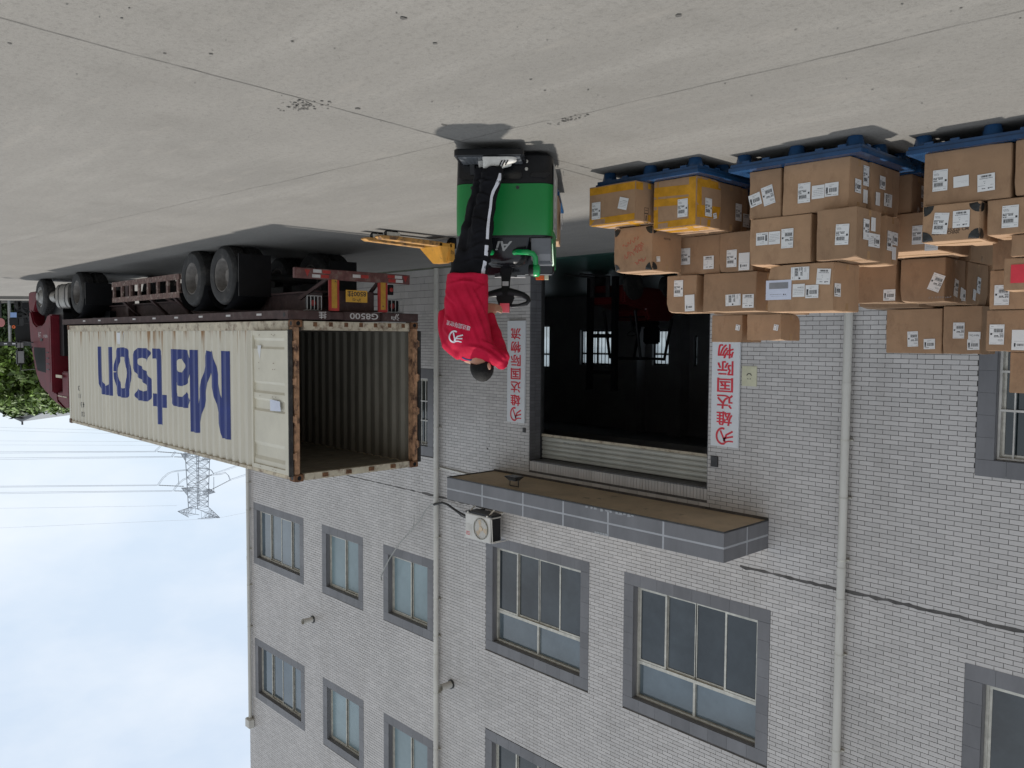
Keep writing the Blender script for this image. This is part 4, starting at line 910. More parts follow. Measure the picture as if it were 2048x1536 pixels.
# ------------------------------------------------------------------ cartons on pallets
def make_pallet(x0, y0, z=0, wx=1.2, wy=1.1, label='', group='blue plastic pallets under the cartons'):
    p = thing('pallet', label, 'pallet', (x0+wx/2, y0+wy/2, z), group=group)
    m = MB(); a, b_ = wx/2, wy/2
    ys = [-b_, -b_+.16, -.08-.0, .08, b_-.16, b_]
    # top deck: rim and slats with gaps
    m.box(-a, a, -b_, -b_+.11, .115, .15); m.box(-a, a, b_-.11, b_, .115, .15); m.box(-a, -a+.11, -b_+.11, b_-.11, .115, .149); m.box(a-.11, a, -b_+.11, b_-.11, .115, .149)
    for k in range(6): y = -b_+.16+k*(2*b_-.32-.09)/5; m.box(-a+.11, a-.11, y, y+.09, .118, .148)
    m.box(-a+.012, a-.012, -b_+.012, -b_+.04, .085, .115); m.box(-a+.012, a-.012, b_-.04, b_-.012, .085, .115); m.box(-a+.012, -a+.04, -b_+.04, b_-.04, .085, .115); m.box(a-.04, a-.012, -b_+.04, b_-.04, .085, .115)
    for k in (-.36, -.2, .2, .36): m.box(k*wx-.035, k*wx+.035, -b_+.008, -b_+.03, .068, .09); m.box(-a+.008, -a+.03, k*wy-.035, k*wy+.035, .068, .09)
    m.build('deck', M['pallet'], p, bevel=.004)
    f = MB(); fr = 14
    def ring(r, z_): return [(math.cos(6.2832*i/fr)*r, math.sin(6.2832*i/fr)*r*.9, z_) for i in range(fr)]
    f.loft([ring(.056, 0), ring(.06, .006), ring(.085, .118)]); fm = f.build('foot', M['pallet'], mesh_only=True, smooth=True)
    for fx in (-a+.1, 0, a-.1):
        for fy in (-b_+.1, 0, b_-.1): o = put('foot', fm, p); o.location = (fx, fy, 0)
    return p
pal = make_pallet(4.24, 6.27, label='blue plastic pallet under the yellow taped cartons nearest the doorway')
def pal_copy(x, y, label, rz=0, z=0): q = dup(pal, (x+.6, y+.55, z), rz, label); return q
pal_copy(2.88, 6.50, 'blue plastic pallet in the middle of the front row of pallets')
pal_copy(1.50, 6.90, 'blue plastic pallet nearest the camera, under the carton with black taped corners')
pal_copy(2.86, 7.66, 'blue plastic pallet behind the middle pallet, mostly hidden by cartons')
pal_copy(4.2, 7.5, 'blue plastic pallet at the back behind the yellow taped cartons')
pal_copy(2.80, 8.9, 'blue plastic pallet at the very back under the tallest stack')
pal_copy(1.5, 8.12, 'blue plastic pallet behind the pallet nearest the camera')
# printed labels: paper sheet + raised print, four layouts shared by all cartons
def lab(kind):
    m = MB()
    def sheet(w, h, mat=0): m.face([(-w/2, -h/2, 0), (w/2, -h/2, 0), (w/2, h/2, 0), (-w/2, h/2, 0)], mat)
    def ink(x0, x1, y0, y1, mi=1): m.face([(x0, y0, .0006), (x1, y0, .0006), (x1, y1, .0006), (x0, y1, .0006)], mi)
    q = random.Random(ord(kind))
    def bars(x0, x1, y0, y1):
        x = x0
        while x < x1-.001: w = q.choice((.0008, .0012, .002, .003)); ink(x, min(x+w, x1), y0, y1); x += w+q.choice((.0008, .0012, .002))
    def line(x0, x1, y, h=.003, mi=2):
        x = x0
        while x < x1-.002: w = q.uniform(.004, .014); ink(x, min(x+w, x1), y, y+h, mi); x += w+.0025
    if kind == 'A':
        sheet(.11, .165); line(-.05, -.03, .070); line(0, .05, .071, .002); line(-.048, -.015, .052); line(-.048, -.005, .046, .0025); line(-.045, -.01, .040, .0025)
        line(-.05, .02, .018, .005, 1); line(-.05, -.025, .006, .009, 1); line(-.012, .018, .006, .009, 1); line(-.05, -.02, -.006, .006, 1); ink(.034, .048, -.012, .004); ink(-.05, .05, -.012, -.0105, 2)
        bars(-.045, .022, -.046, -.018); ink(-.05, .05, -.051, -.050, 1); line(-.05, 0, -.072, .002); line(.026, .046, -.068, .004)
    elif kind == 'B':
        sheet(.115, .11); line(-.02, .02, .035, .003); ink(-.048, -.032, -.03, .02, 1); line(-.02, .0, .022, .003); bars(-.02, .045, -.022, .012); line(-.045, .0, -.042, .006, 1); line(.01, .045, -.046, .003)
        for k in range(4): ink(-.044, -.036, -.026+k*.012, -.020+k*.012, 0)
    elif kind == 'C':
        sheet(.11, .11); line(-.01, .045, .024, .004, 1)
        for k in range(4): line(-.047+.004*(k % 3), .048-.003*k, .010-k*.014, .003)
    elif kind == 'D':
        sheet(.12, .13); bars(-.035, .035, .040, .055); line(-.045, .045, .028, .006); line(-.02, -.005, .008, .003); ink(-.012, -.008, -.008, -.003, 1); line(-.055, -.01, -.024, .003); line(.03, .05, -.022, .003); line(-.03, -.006, -.047, .005, 1); ink(.012, .022, -.05, -.040, 1); line(.024, .044, -.046, .006, 1)
    elif kind == 'P': sheet(.11, .085); line(-.03, .045, .0, .001); line(.0, .04, -.01, .001)
    elif kind == 'W': sheet(.115, .165); bars(-.02, .03, -.05, -.03); ink(-.04, -.028, -.055, -.025, 1); line(-.04, .04, -.012, .0015); line(-.04, .03, -.066, .002)
    elif kind == 'S': sheet(.06, .05); line(-.024, .024, .008, .005, 1); ink(-.024, -.018, -.018, -.004, 1); line(.0, .022, -.014, .003)
    elif kind == 'E': sheet(.24, .17, 0); ink(-.09, .09, .01, .065, 2); line(-.08, .03, -.04, .004); line(-.07, .08, -.055, .002); ink(.045, .055, -.045, -.035, 1); line(.06, .075, -.043, .006, 1)
    elif kind == 'M': sheet(.115, .075); m.add_flat(fit(text('Made in China'), .09, .02), (0, 0, .0006), (1, 0, 0), (0, 1, 0), 1)
    elif kind == 'R': sheet(.16, .14)
    top = {'E': 'envelope', 'R': 'red'}.get(kind, 'paper')
    return m.build('label', [M[top], M['ink'], M['inkgrey']], mesh_only=True)
LAB = {k: lab(k) for k in 'ABCDPWSEMR'}
def carton(name, dims, label, group, labs=(), tape='brown', corners=False, rz=0, seed=0, cat='carton', ytape=False):
    x0, x1, y0, y1, z0, z1 = dims; rr = random.Random(hash(label) % 1000 if 0 else sum(map(ord, label)))
    c = thing('carton', label, cat, ((x0+x1)/2, (y0+y1)/2, z0), 0, group, world=True)
    # body: slightly bulged cardboard with a groove between the top flaps
    bm = bmesh.new(); nx, nz = 5, 4; j = .0035
    def pt(a, b_, c_):
        bu = .006*(1-abs(2*c_-1))
        return Vector((x0+(x1-x0)*a+rr.uniform(-j, j)*.3, y0+(y1-y0)*b_, z0+(z1-z0)*c_))
    m = MB(); m.box(x0, x1, y0, y1, z0, z1); me = m.build('body', M['carton'], mesh_only=True)
    bm.from_mesh(me); bmesh.ops.subdivide_edges(bm, edges=bm.edges[:], cuts=3, use_grid_fill=True)
    cx, cy, cz = (x0+x1)/2, (y0+y1)/2, (z0+z1)/2; hx, hy, hz = (x1-x0)/2, (y1-y0)/2, (z1-z0)/2
    sk = rr.uniform(-.006, .006); bx = rr.uniform(.002, .008); by = rr.uniform(.002, .008); sag = rr.uniform(.0, .012)
    for v in bm.verts:
        a, b_, c_ = (v.co.x-cx)/hx, (v.co.y-cy)/hy, (v.co.z-cz)/hz
        if c_ > .99: v.co.z -= sag*(1-a*a)*(1-b_*b_)
        if abs(a) > .99: v.co.x += math.copysign(bx*(1-b_*b_)*(1-c_*c_), a)
        if abs(b_) > .99: v.co.y += math.copysign(by*(1-a*a)*(1-c_*c_), b_)
        v.co.x += sk*(c_+1)/2
        v.co += Vector((rr.uniform(-1, 1), rr.uniform(-1, 1), rr.uniform(-1, .4)))*.0022
    for q_ in range(rr.choice((0, 1, 1, 2))):
        s1, s2, s3 = rr.choice((-1, 1)), rr.choice((-1, 1)), rr.choice((1, 1, -1)); cr_ = rr.uniform(.006, .016)
        for v in bm.verts:
            a, b_, c_ = (v.co.x-cx)/hx, (v.co.y-cy)/hy, (v.co.z-cz)/hz
            if a*s1 > .9 and b_*s2 > .9 and c_*s3 > .9: v.co -= Vector((s1, s2, s3))*cr_
    o0 = WORLD[c.name]
    es = [e for e in bm.edges if len(e.link_faces) == 2 and e.calc_face_angle(0) > R(60)]
    bmesh.ops.bevel(bm, geom=es, offset=.005, segments=2, affect='EDGES')
    bm.to_mesh(me); tree = BVHTree.FromBMesh(bm); bm.free()
    for v in me.vertices: v.co -= o0
    me.materials.clear(); me.materials.append(M['carton']); me.polygons.foreach_set('use_smooth', [True]*len(me.polygons)); me.set_sharp_from_angle(angle=R(35))
    body = put('body', me, c)
    def drop(p, d):
        h = tree.ray_cast(p-d*.3, d)
        return (h[0]-d*.0012) if h[0] else p
    m = MB()
    def strip(p0, p1, w, d, n=8, mi=0):
        """tape laid on one face between two points"""
        p0 = Vector(p0); p1 = Vector(p1); d = Vector(d); s_ = (p1-p0).normalized().cross(d).normalized()*w/2
        for i in range(n):
            a = p0.lerp(p1, i/n); b_ = p0.lerp(p1, (i+1)/n); m.face([drop(a-s_, d), drop(a+s_, d), drop(b_+s_, d), drop(b_-s_, d)], mi)
    dn_, dx_, dy_ = Vector((0, 0, -1)), Vector((1, 0, 0)), Vector((0, 1, 0))
    e = .008
    strip((x0+e, cy, z1), (x1-e, cy, z1), .05, dn_); strip((x0, cy, z1-e), (x0, cy, z1-.07), .05, dx_, 2); strip((x0, cy, z0+e), (x0, cy, z0+.06), .05, dx_, 2)
    if ytape:
        strip((x0+e, y0+.04, z1), (x1-e, y0+.04, z1), .06, dn_); strip((x0+.1, y0+e, z1), (x0+.25, y1-e, z1), .06, dn_); strip((x0+e, y0, z1-.04), (x1-e, y0, z1-.035), .06, dy_)
        if ytape == 2:
            strip((x0+e, y0, z0+.12), (x1-e, y0, z0+.1), .09, dy_); strip((x0+e, y0, z0+.22), (x1-e, y0, z0+.20), .07, dy_) ; strip((x0+.045, y0, z0+e), (x0+.045, y0, z1-e), .075, dy_); strip((x0, y0+.04, z0+e), (x0, y0+.04, z1-e), .07, dx_); strip((x1-.03, y0, z0+e), (x1-.03, y0, z1-e), .05, dy_)
            strip((x0, y0+e, z1-.13), (x0, y1-e, z1-.15), .11, dx_); strip((x0, y0+e, z0+.06), (x0, y1-e, z0+.05), .07, dx_)
            strip((x0+e, cy+.1, z1), (x1-e, cy+.05, z1), .06, dn_)
        else: strip((x0+e, y0, z0+.045), (x1-e, y0, z0+.045), .07, dy_); strip((x0, y0+e, z0+.045), (x0, y0+.11, z0+.045), .07, dx_, 2)
    m.build('packing_tape', M['ytape' if ytape else 'tape'], c)
    if corners:
        for fx in (x0, x1):
            for fz, sg_ in ((z0, 1), (z1, -1)):
                g = MB(); s_ = 1 if fx == x0 else -1; r_ = .085
                pts = [(fx+s_*e*.5, fz+sg_*e*.5)]+[(fx+s_*r_*math.cos(R(q)), fz+sg_*r_*math.sin(R(q))) for q in (2, 25, 45, 65, 88)]
                pts[1] = (pts[1][0], fz+sg_*e*.5); pts[-1] = (fx+s_*e*.5, pts[-1][1])
                def fan(fn, d_):
                    c0_ = pts[0]; ring_ = pts[1:]; rows = [[fn(c0_[0]+(p[0]-c0_[0])*k/4, c0_[1]+(p[1]-c0_[1])*k/4) for p in ring_] for k in range(5)]
                    rows = [[drop(p, d_)-d_*.0025 for p in r_] for r_ in rows]
                    for r0, r1 in zip(rows, rows[1:]):
                        for k in range(len(r0)-1): g.face([r0[k], r1[k], r1[k+1], r0[k+1]])
                fan(lambda x_, z_: Vector((x_, y0, z_)), dy_)
                if fx == x0: fan(lambda x_, z_: Vector((x0, y0+abs(x_-fx), z_)), dx_)
                g.build('corner_tape', M['corner'], c)
    for L_ in labs:
        kind, u, v, rot = L_[:4]; f = L_[4] if len(L_) > 4 else 'F'
        if f == 'F': p = at_y(u, v, y0); p.z = min(max(p.z, z0+.05), z1-.05); p.x = min(max(p.x, x0+.05), x1-.05); q_ = drop(p, dy_); ex, ez, nn = Vector((1, 0, 0)), Vector((0, 0, 1)), Vector((0, -1, 0))
        else: p = at_x(u, v, x0); p.z = min(max(p.z, z0+.05), z1-.05); p.y = min(max(p.y, y0+.04), y1-.04); q_ = drop(p, dx_); ex, ez, nn = Vector((0, -1, 0)), Vector((0, 0, 1)), Vector((-1, 0, 0))
        q_ += nn*.004
        mt_ = Matrix((ex, ez, nn)).transposed().to_4x4(); mt_.translation = q_-o0
        nm = {'E': 'document_pouch', 'R': 'red_sticker', 'P': 'plain_label'}.get(kind, 'shipping_label')
        o = put(nm, LAB[kind], c); o.matrix_local = mt_ @ Matrix.Rotation(R(rot), 4, 'Z')
    return c, drop
G1, G2, G3, G4 = 'cartons on the pallet nearest the doorway', 'cartons on the middle pallet', 'cartons on the pallet nearest the camera', 'cartons on the rear pallets'
cA, dA = carton('A', (4.865, 5.44, 6.18, 6.60, .152, .525), 'carton with yellow tape along its edges, lowest layer, nearest the green truck', G1, [('A', 1193, 422, 180), ('C', 1247, 407, 165)], ytape=1)
cB, dB = carton('B', (4.33, 4.81, 6.385, 6.79, .152, .60), 'carton wrapped all over in yellow tape on the corner of its blue pallet', G1, [('A', 1366, 416, 180), ('A', 1415, 415, 180, 'S'), ('S', 1428, 432, 195, 'S')], ytape=2)
carton('C', (4.36, 4.86, 6.80, 7.20, .152, .60), 'lowest carton behind the one wrapped in yellow tape, one label showing', G1, [('A', 1475, 425, 180, 'S')])
carton('D', (4.38, 4.9, 7.21, 7.35, .152, .60), 'narrow lowest carton squeezed between the doorway pallet and the middle pallet', G1, [('D', 1494, 442, 180, 'S')])
carton('A2', (4.88, 5.42, 6.61, 7.3, .152, .525), 'hidden lowest carton under the carton with red handwriting', G1)
cE, dE = carton('E', (4.90, 5.38, 6.5, 6.98, .53, .968), 'carton with red handwriting and black taped corners', G1, [('S', 1316, 518, 185, 'S')], corners=True)
carton('F', (4.50, 4.965, 7.06, 7.45, .605, .985), 'second layer carton right beside the carton with red handwriting', G1, [('A', 1372, 513, 180), ('D', 1418, 525, 180)])
carton('G', (4.12, 4.485, 7.02, 7.5, .605, .985), 'second layer carton touching the middle pallet, with two labels', G1, [('A', 1464, 517, 180), ('W', 1489, 523, 180)])
carton('H', (4.735, 5.10, 7.02, 7.4, .99, 1.365), 'third layer carton at the doorway end, with one label above another', G1, [('A', 1358, 577, 180), ('W', 1380, 606, 182)])
carton('I', (4.08, 4.665, 7.03, 7.45, .99, 1.362), 'wide third layer carton with one label turned sideways', G1, [('A', 1467, 600, 92), ('D', 1497, 602, 180)])
carton('H2', (4.9, 5.33, 7.52, 7.9, .92, 1.23), 'carton peeping out behind the third layer at the doorway end', G1)
for d_, lb in (((4.25, 4.8, 7.62, 8.1, .152, .62), 'hidden lowest carton at the back of the doorway stack'), ((4.82, 5.36, 7.5, 8.1, .152, .55), 'hidden lowest carton at the back of the doorway stack, next one along'), ((4.82, 5.36, 7.5, 8.1, .555, .915), 'hidden carton in the back of the doorway stack'), ((4.12, 4.8, 7.62, 8.1, .625, .99), 'hidden carton in the back of the doorway stack, next one along'), ((4.08, 4.88, 7.56, 8.1, .995, 1.375), 'hidden carton just under the two small topmost cartons')): carton('x', d_, lb, G1)
carton('J', (4.60, 4.97, 7.66, 8.05, 1.378, 1.665), 'small topmost carton overlapping the white sign, nearer the doorway', G1, [('S', 1481, 655, 80)])
cK, _ = carton('K', (4.12, 4.50, 7.58, 7.97, 1.378, 1.645), 'small crumpled topmost carton, nearer the drainpipe', G1, [('S', 1554, 655, 80)])
carton('L1', (3.63, 3.935, 6.62, 7.15, .152, .57), 'narrow lowest carton of the middle pallet with two tilted labels', G2, [('B', 1511, 400, 195), ('A', 1537, 391, 13)])
carton('L2', (3.01, 3.59, 6.59, 6.93, .152, .57), 'wide lowest carton of the middle pallet with three labels in a row', G2, [('A', 1609, 386, 180), ('C', 1637, 384, 180), ('B', 1664, 379, 180), ('B', 1715, 372, 180, 'S'), ('A', 1731, 352, 180, 'S'), ('P', 1730, 393, 90, 'S')])
carton('L3', (2.99, 3.6, 6.94, 7.53, .152, .565), 'lowest carton at the back of the middle pallet, labels on its end', G2, [('B', 1763, 366, 180, 'S'), ('P', 1754, 398, 90, 'S'), ('A', 1774, 401, 90, 'S')])
carton('L4', (3.63, 3.95, 7.16, 7.55, .152, .57), 'hidden lowest carton in the middle pallet stack', G2)
carton('N1', (3.33, 3.905, 6.6, 7.08, .575, .98), 'second layer carton with three labels in a row beside the taller labelled end', G2, [('B', 1525, 478, 0), ('C', 1550, 476, 0), ('A', 1576, 477, 0)])
carton('N2', (2.90, 3.235, 6.5, 6.95, .575, .985), 'second layer carton jutting over the edge of the middle pallet', G2, [('A', 1685, 469, 178), ('A', 1731, 459, 0, 'S'), ('P', 1745, 449, 90, 'S'), ('C', 1741, 480, 180, 'S'), ('B', 1752, 482, 180, 'S')])
carton('N3', (2.94, 3.28, 7.14, 7.43, .575, .985), 'second layer carton just behind the one jutting over the middle pallet', G2, [('A', 1778, 482, 178, 'S'), ('B', 1788, 478, 178, 'S'), ('P', 1786, 507, 90, 'S')])
carton('N4', (3.33, 3.9, 7.1, 7.5, .575, .985), 'hidden second layer carton in the middle pallet stack', G2)
carton('O1', (3.135, 3.735, 6.62, 7.10, .99, 1.395), 'topmost carton of the middle pallet with a bluish document pouch', G2, [('A', 1601, 547, 90), ('D', 1648, 553, 176), ('E', 1558, 580, 180), ('C', 1598.6, 581, 180), ('B', 1625, 583, 180), ('B', 1673, 580, 180, 'S')])
carton('P1', (2.945, 3.5, 7.69, 7.99, .152, .495), 'lowest carton of the rear pallet showing between the two front stacks', G4, [('S', 1843, 410, 180, 'S'), ('B', 1846, 385, 180, 'S')])
carton('P1b', (2.97, 3.5, 8.0, 8.75, .152, .495), 'hidden lowest carton of the rear pallet', G4); carton('P1c', (3.52, 4.0, 7.7, 8.7, .152, .495), 'hidden lowest carton of the rear pallet, next one along', G4)
carton('P2', (2.71, 3.3, 7.68, 8.48, .50, .84), 'big second layer carton of the rear pallet with a sunlit top', G4, [('A', 1838, 470, 180), ('C', 1865, 500, 180)])
carton('P2b', (3.32, 3.95, 7.7, 8.5, .50, .84), 'hidden second layer carton of the rear pallet', G4)
carton('P3', (2.86, 3.7, 8.5, 8.74, .50, .845), 'hidden second layer carton of the rear pallet, next one along', G4)
carton('Q1', (3.30, 3.69, 8.3, 8.74, .85, 1.26), 'third layer carton of the rear pallet with one small square label', G4, [('B', 1779, 590, 180)])
cQ2, dQ2 = carton('Q2', (2.85, 3.26, 8.3, 8.84, .85, 1.265), 'third layer carton of the rear pallet with a slanting label', G4, [('A', 1873, 565, -22), ('A', 1911, 576, -10, 'S'), ('P', 1923, 587, 80, 'S'), ('B', 1931, 591, 180, 'S')])
carton('Q3', (2.86, 3.26, 8.92, 9.55, .85, 1.27), 'dim third layer carton at the end of the rear row', G4, [('A', 1956, 571, -8, 'S'), ('P', 1947, 590, 80, 'S')])
for d_ in ((2.84, 3.4, 8.92, 9.6, .152, .845), (3.42, 3.95, 8.92, 9.9, .152, .845), (3.3, 3.95, 8.92, 9.9, .85, 1.29), (2.84, 3.28, 9.6, 9.95, .152, 1.28)): carton('x', d_, 'hidden carton in the stack at the very back, '+('lowest beside the doorway stack' if d_[0] == 3.42 else 'lowest at the open end' if d_[5] == .845 else 'upper one' if d_[4] == .85 else 'tall one by the wall'), G4)
carton('R1', (3.21, 3.79, 9.3, 9.75, 1.295, 1.775), 'topmost rear carton against the tiled wall with a blank side', G4, [('A', 1826, 678, 3), ('B', 1859, 688, 182)])
carton('R2', (2.82, 3.19, 9.28, 9.75, 1.275, 1.775), 'topmost rear carton with a printed origin label above a barcode label', G4, [('A', 1918, 661, 0), ('M', 1949, 671, 0), ('B', 1947, 689, 182)])
carton('S1', (1.95, 2.57, 6.95, 7.4, .152, .565), 'wide lowest carton nearest the camera with a blank label between two printed ones', G3, [('A', 1881, 361, 180), ('P', 1923, 363, 182), ('D', 1973, 365, 182)])
carton('S2', (1.4, 1.93, 6.95, 7.4, .152, .56), 'lowest carton running out of the photo beside the wide one', G3)
cS3, dS3 = carton('S3', (2.14, 2.56, 6.92, 7.36, .57, .858), 'second layer carton with black taped corners and printed size', G3, [('A', 1882, 447, 174), ('D', 1923, 438, 180)], corners=True)
carton('S4', (1.5, 2.11, 6.97, 7.5, .57, .835), 'second layer carton with one label beside the black taped corners', G3, [('A', 2021, 433, 180)])
carton('T0', (1.55, 2.5, 7.52, 8.0, .152, .80), 'hidden lowest carton at the back of the pallet nearest the camera', G3)
carton('T3', (1.6, 2.25, 7.6, 8.0, .805, 1.05), 'plain carton behind the black taped corners', G3)
carton('T2', (1.5, 1.95, 7.02, 7.5, .84, 1.0), 'flat carton lying on the second layer at the photo edge', G3)
carton('T1', (1.5, 2.02, 7.1, 7.52, 1.005, 1.25), 'carton with a bright red sticker', G3, [('R', 2046, 547, 180)])
carton('T4', (1.6, 2.26, 7.6, 8.0, 1.055, 1.375), 'carton with one label above and behind the red sticker', G3, [('A', 2004, 590, 0)])
carton('R3', (1.62, 2.28, 7.62, 8.02, 1.38, 1.72), 'topmost carton at the photo edge with two labels', G3, [('A', 1994, 669, 0), ('W', 2040, 680, 180)])
carton('T6', (1.6, 2.30, 8.2, 8.75, .152, .70), 'hidden lowest carton beneath the barred window', G4); carton('T7', (1.6, 2.30, 8.2, 8.75, .705, 1.25), 'hidden second carton up beneath the barred window', G4); carton('T8', (1.6, 2.30, 8.2, 8.75, 1.255, 1.73), 'hidden third carton up beneath the barred window', G4)
carton('T5', (1.62, 2.28, 8.3, 8.75, 1.735, 2.10), 'tall topmost carton in front of the barred window', G4)
# print and handwriting
def on_face(m, vf, u, v, y0, drop, rot=0, x=None):
    c0 = at_y(u, v, y0); a = R(rot); m.add_flat(vf, c0, (math.cos(a), 0, math.sin(a)), (-math.sin(a), 0, math.cos(a)), fn=lambda p: drop(p, Vector((0, 1, 0))))
m = MB(); on_face(m, fit(text('65X35X26 CM', 1, .01), .21, .025), 1908, 459, 6.92, dS3, 180); on_face(m, fit(text('MADE IN CHINA', 1, .01), .2, .024), 1891, 466, 6.92, dS3, 180); m.build('print', M['inkbrown'], cS3)
m = MB(); q = random.Random(21)
def scrawl(n, w, h): 
    ps = []
    for i in range(n): x = -w/2+w*i/n; ps.append([(x+q.uniform(-.01, .01), q.uniform(-h/2, h/2)) for k in range(4)]); ps[-1] = [(x+(k*.008), p[1]) for k, p in enumerate(ps[-1])]
    return strokes(ps, .005)
for (u, v, n, w_, h_) in ((1262, 484, 7, .22, .05), (1278, 492, 5, .12, .05), (1268, 504, 9, .25, .07), (1281, 522, 6, .14, .05)): on_face(m, scrawl(n, w_, h_), u, v, 6.5, dE, 200)
m.build('handwriting', M['redpen'], cE)
m = MB(); c0 = at_x(1334, 478, 4.90); m.add_flat(fit(text('MADE IN CHINA'), .11, .02), c0, (0, 1, 0), (0, 0, -1), fn=lambda p: dE(p, Vector((1, 0, 0)))); m.build('print', M['inkbrown'], cE)
m = MB(); c0 = at_x(1292, 431, 4.865)
def sq(a, b_, c_, d_, w=.006): return [[(a, c_), (b_, c_), (b_, d_), (a, d_), (a, c_)]]
m.add_flat(strokes(sq(-.03, .03, .02, .07)+sq(-.03, .03, -.07, .015)+[[.016, (0, -.05), (0, .0)]]+[[(-.02, .045), (.02, .05)]], .005), c0, (0, 1, 0), (0, 0, -1), fn=lambda p: dA(p, Vector((1, 0, 0)))); m.build('print', M['inkbrown'], cA)
m = MB(); on_face(m, fit(text('( ) 1234567'), .2, .02), 1880, 595, 8.3, dQ2, 180); m.build('print', M['inkgrey'], cQ2)
# ------------------------------------------------------------------ electric pallet truck (local: x right, y ahead, z up)
TX, TY, THEAD = 5.332, 4.925, R(49.0)
ept = thing('electric_pallet_truck', 'green and black ride-on electric pallet truck with a man on its step', 'pallet truck', (TX, TY, 0), THEAD-math.pi/2)
def rrect(hw, y0, y1, r, z, n=5):
    p = []
    for cx, cy, a0 in ((hw-r, y0+r, -90), (hw-r, y1-r, 0), (-hw+r, y1-r, 90), (-hw+r, y0+r, 180)):
        for i in range(n+1): a = R(a0+90*i/n); p.append((cx+r*math.cos(a), cy+r*math.sin(a), z))
    return p
m = MB(); m.loft([rrect(.40, .03, .80, .12, .02), rrect(.425, .005, .80, .12, .05), rrect(.43, 0, .8, .12, .285)]); m.build('base_skirt', M['black'], ept, smooth=True, ang=30)
m = MB(); m.loft([rrect(.431, -.002, .8, .12, .29), rrect(.433, -.004, .8, .12, .5), rrect(.431, -.002, .8, .12, .70), rrect(.427, .004, .8, .12, .735)]); body = m.build('body', M['green'], ept, smooth=True, ang=30)
m = MB()
for s_ in (-1, 1): m.prism([(.12, .70), (.78, .70), (.78, .98), (.40, .97), (.14, .80)], 'x', min(s_*.428, s_*.405), max(s_*.428, s_*.405))
m.build('side_fin', M['green'], ept, bevel=.006)
m = MB(); m.loft([rrect(.429, .005, .79, .12, .736), rrect(.425, .012, .79, .12, .755)]); m.build('top_trim', M['black'], ept, smooth=True)
m = MB()
for x in (-.125, .275): m.lathe((x, -.003, .325), (0, -1, 0), [(.016, 0), (.015, .004), (.008, .004), (.007, .001), (.001, .001)], 12)
m.build('screw', M['steel_dark'], ept)
m = MB()
for z in (.10, .165): m.lathe((-.20, -.001, z), (0, -1, 0), [(.016, 0), (.013, .006), (.001, .007)], 10)
m.build('bolt', M['alu'], ept)
# step recess and platform
m = MB(); m.loft([[(x, -.004, z) for x, z in ((-.17, .05), (.40, .05), (.40, .24), (.37, .262), (-.14, .262), (-.17, .24))], [(x, -.012, z) for x, z in ((-.17, .05), (.40, .05), (.40, .24), (.37, .262), (-.14, .262), (-.17, .24))]], caps=False)
m.face([(x, -.005, z) for x, z in ((-.16, .055), (.39, .055), (.39, .235), (.365, .252), (-.135, .252), (-.16, .235))]); m.prism([(-.40, .20), (-.25, .20), (-.23, .235), (-.36, .245), (-.40, .23)], 'y', -.012, .0)
m.build('step_recess', M['blackgloss'], ept)
m = MB(); m.loft([rrect(.29, -.34, -.005, .035, .062), rrect(.295, -.345, -.004, .04, .07), rrect(.295, -.345, -.004, .04, .115), rrect(.288, -.338, -.006, .035, .122)]); m.v = [(x+.09, y, z) for x, y, z in m.v]; st = m.build('step', M['blackgloss'], ept, smooth=True, ang=30)
m = MB(); m.box(-.17, .35, -.31, -.03, .1215, .128)
for k in range(14): m.box(-.16+k*.036, -.145+k*.036, -.30, -.04, .128, .131)
m.build('tread_mat', M['greytray'], st)
m = MB()
for x in (.02, .27): m.bar((x, -.01, .21), (x, -.06, .10), .04, .02)
m.build('step_hinge', M['black'], ept)
# hood and trays
hood = []
for y, z in ((.02, .755), (.035, .86), (.06, .93), (.11, .985), (.18, 1.005), (.30, 1.0), (.40, .98)): hood.append([(x*(1 if z < .95 else .93), y, .755+(z-.755)*s_) for x, s_ in ((-.235, 0), (-.225, .55), (-.19, .86), (-.12, .98), (0, 1), (.12, .98), (.19, .86), (.225, .55), (.235, 0))])
m = MB(); m.loft(hood, caps=True); hd = m.build('hood', M['blackgloss'], ept, smooth=True, ang=60)
m = MB(); v_, f_ = text('Ai', 1, .02); v_ = [(x+.25*y, y) for x, y in v_]; m.add_flat(fit((v_, f_), .15, .085), (-.005, .012, .83), (1, 0, 0), (0, .12, .99)); m.build('logo', M['silver'], hd)
for s_ in (-1, 1):
    m = MB(); a, b_ = s_*.245, s_*.418
    lo, hi = min(a, b_), max(a, b_)
    prof = [(.012, .76), (.02, .90), (.05, .955), (.07, .955), (.09, .90), (.10, .80), (.34, .80), (.36, .96), (.42, .97), (.42, .76)]
    m.prism(prof, 'x', lo, hi); m.box(lo, lo+.015, .05, .38, .80, .95); m.box(hi-.015, hi, .05, .38, .80, .95); m.build('storage_tray', M['greytray'], ept, bevel=.005)
m = MB(); m.loft([rrect(.43, .43, .56, .04, .75), rrect(.43, .43, .56, .04, 1.02), rrect(.41, .44, .55, .04, 1.05)]); bp_ = m.build('backrest_panel', M['blackgloss'], ept, smooth=True, ang=30)
m = MB(); m.box(-.16, -.02, .44, .5, 1.05, 1.072); m.box(.06, .13, .44, .5, 1.05, 1.072); m.box(-.405, -.16, .432, .44, 1.044, 1.051); m.build('top_strip', M['white_refl'], bp_)
m = MB(); m.box(-.335, -.255, .46, .5, 1.051, 1.092); lb_ = m.build('warning_lamp', M['orange'], ept, bevel=.005)
m = MB(); m.box(-.375, -.338, .462, .498, 1.051, 1.091); m.build('lamp_base', M['card_cream'], lb_)
m = MB(); m.prism([(.10, .10), (.78, .10), (.78, .68), (.10, .68)], 'x', -.4365, -.4335)
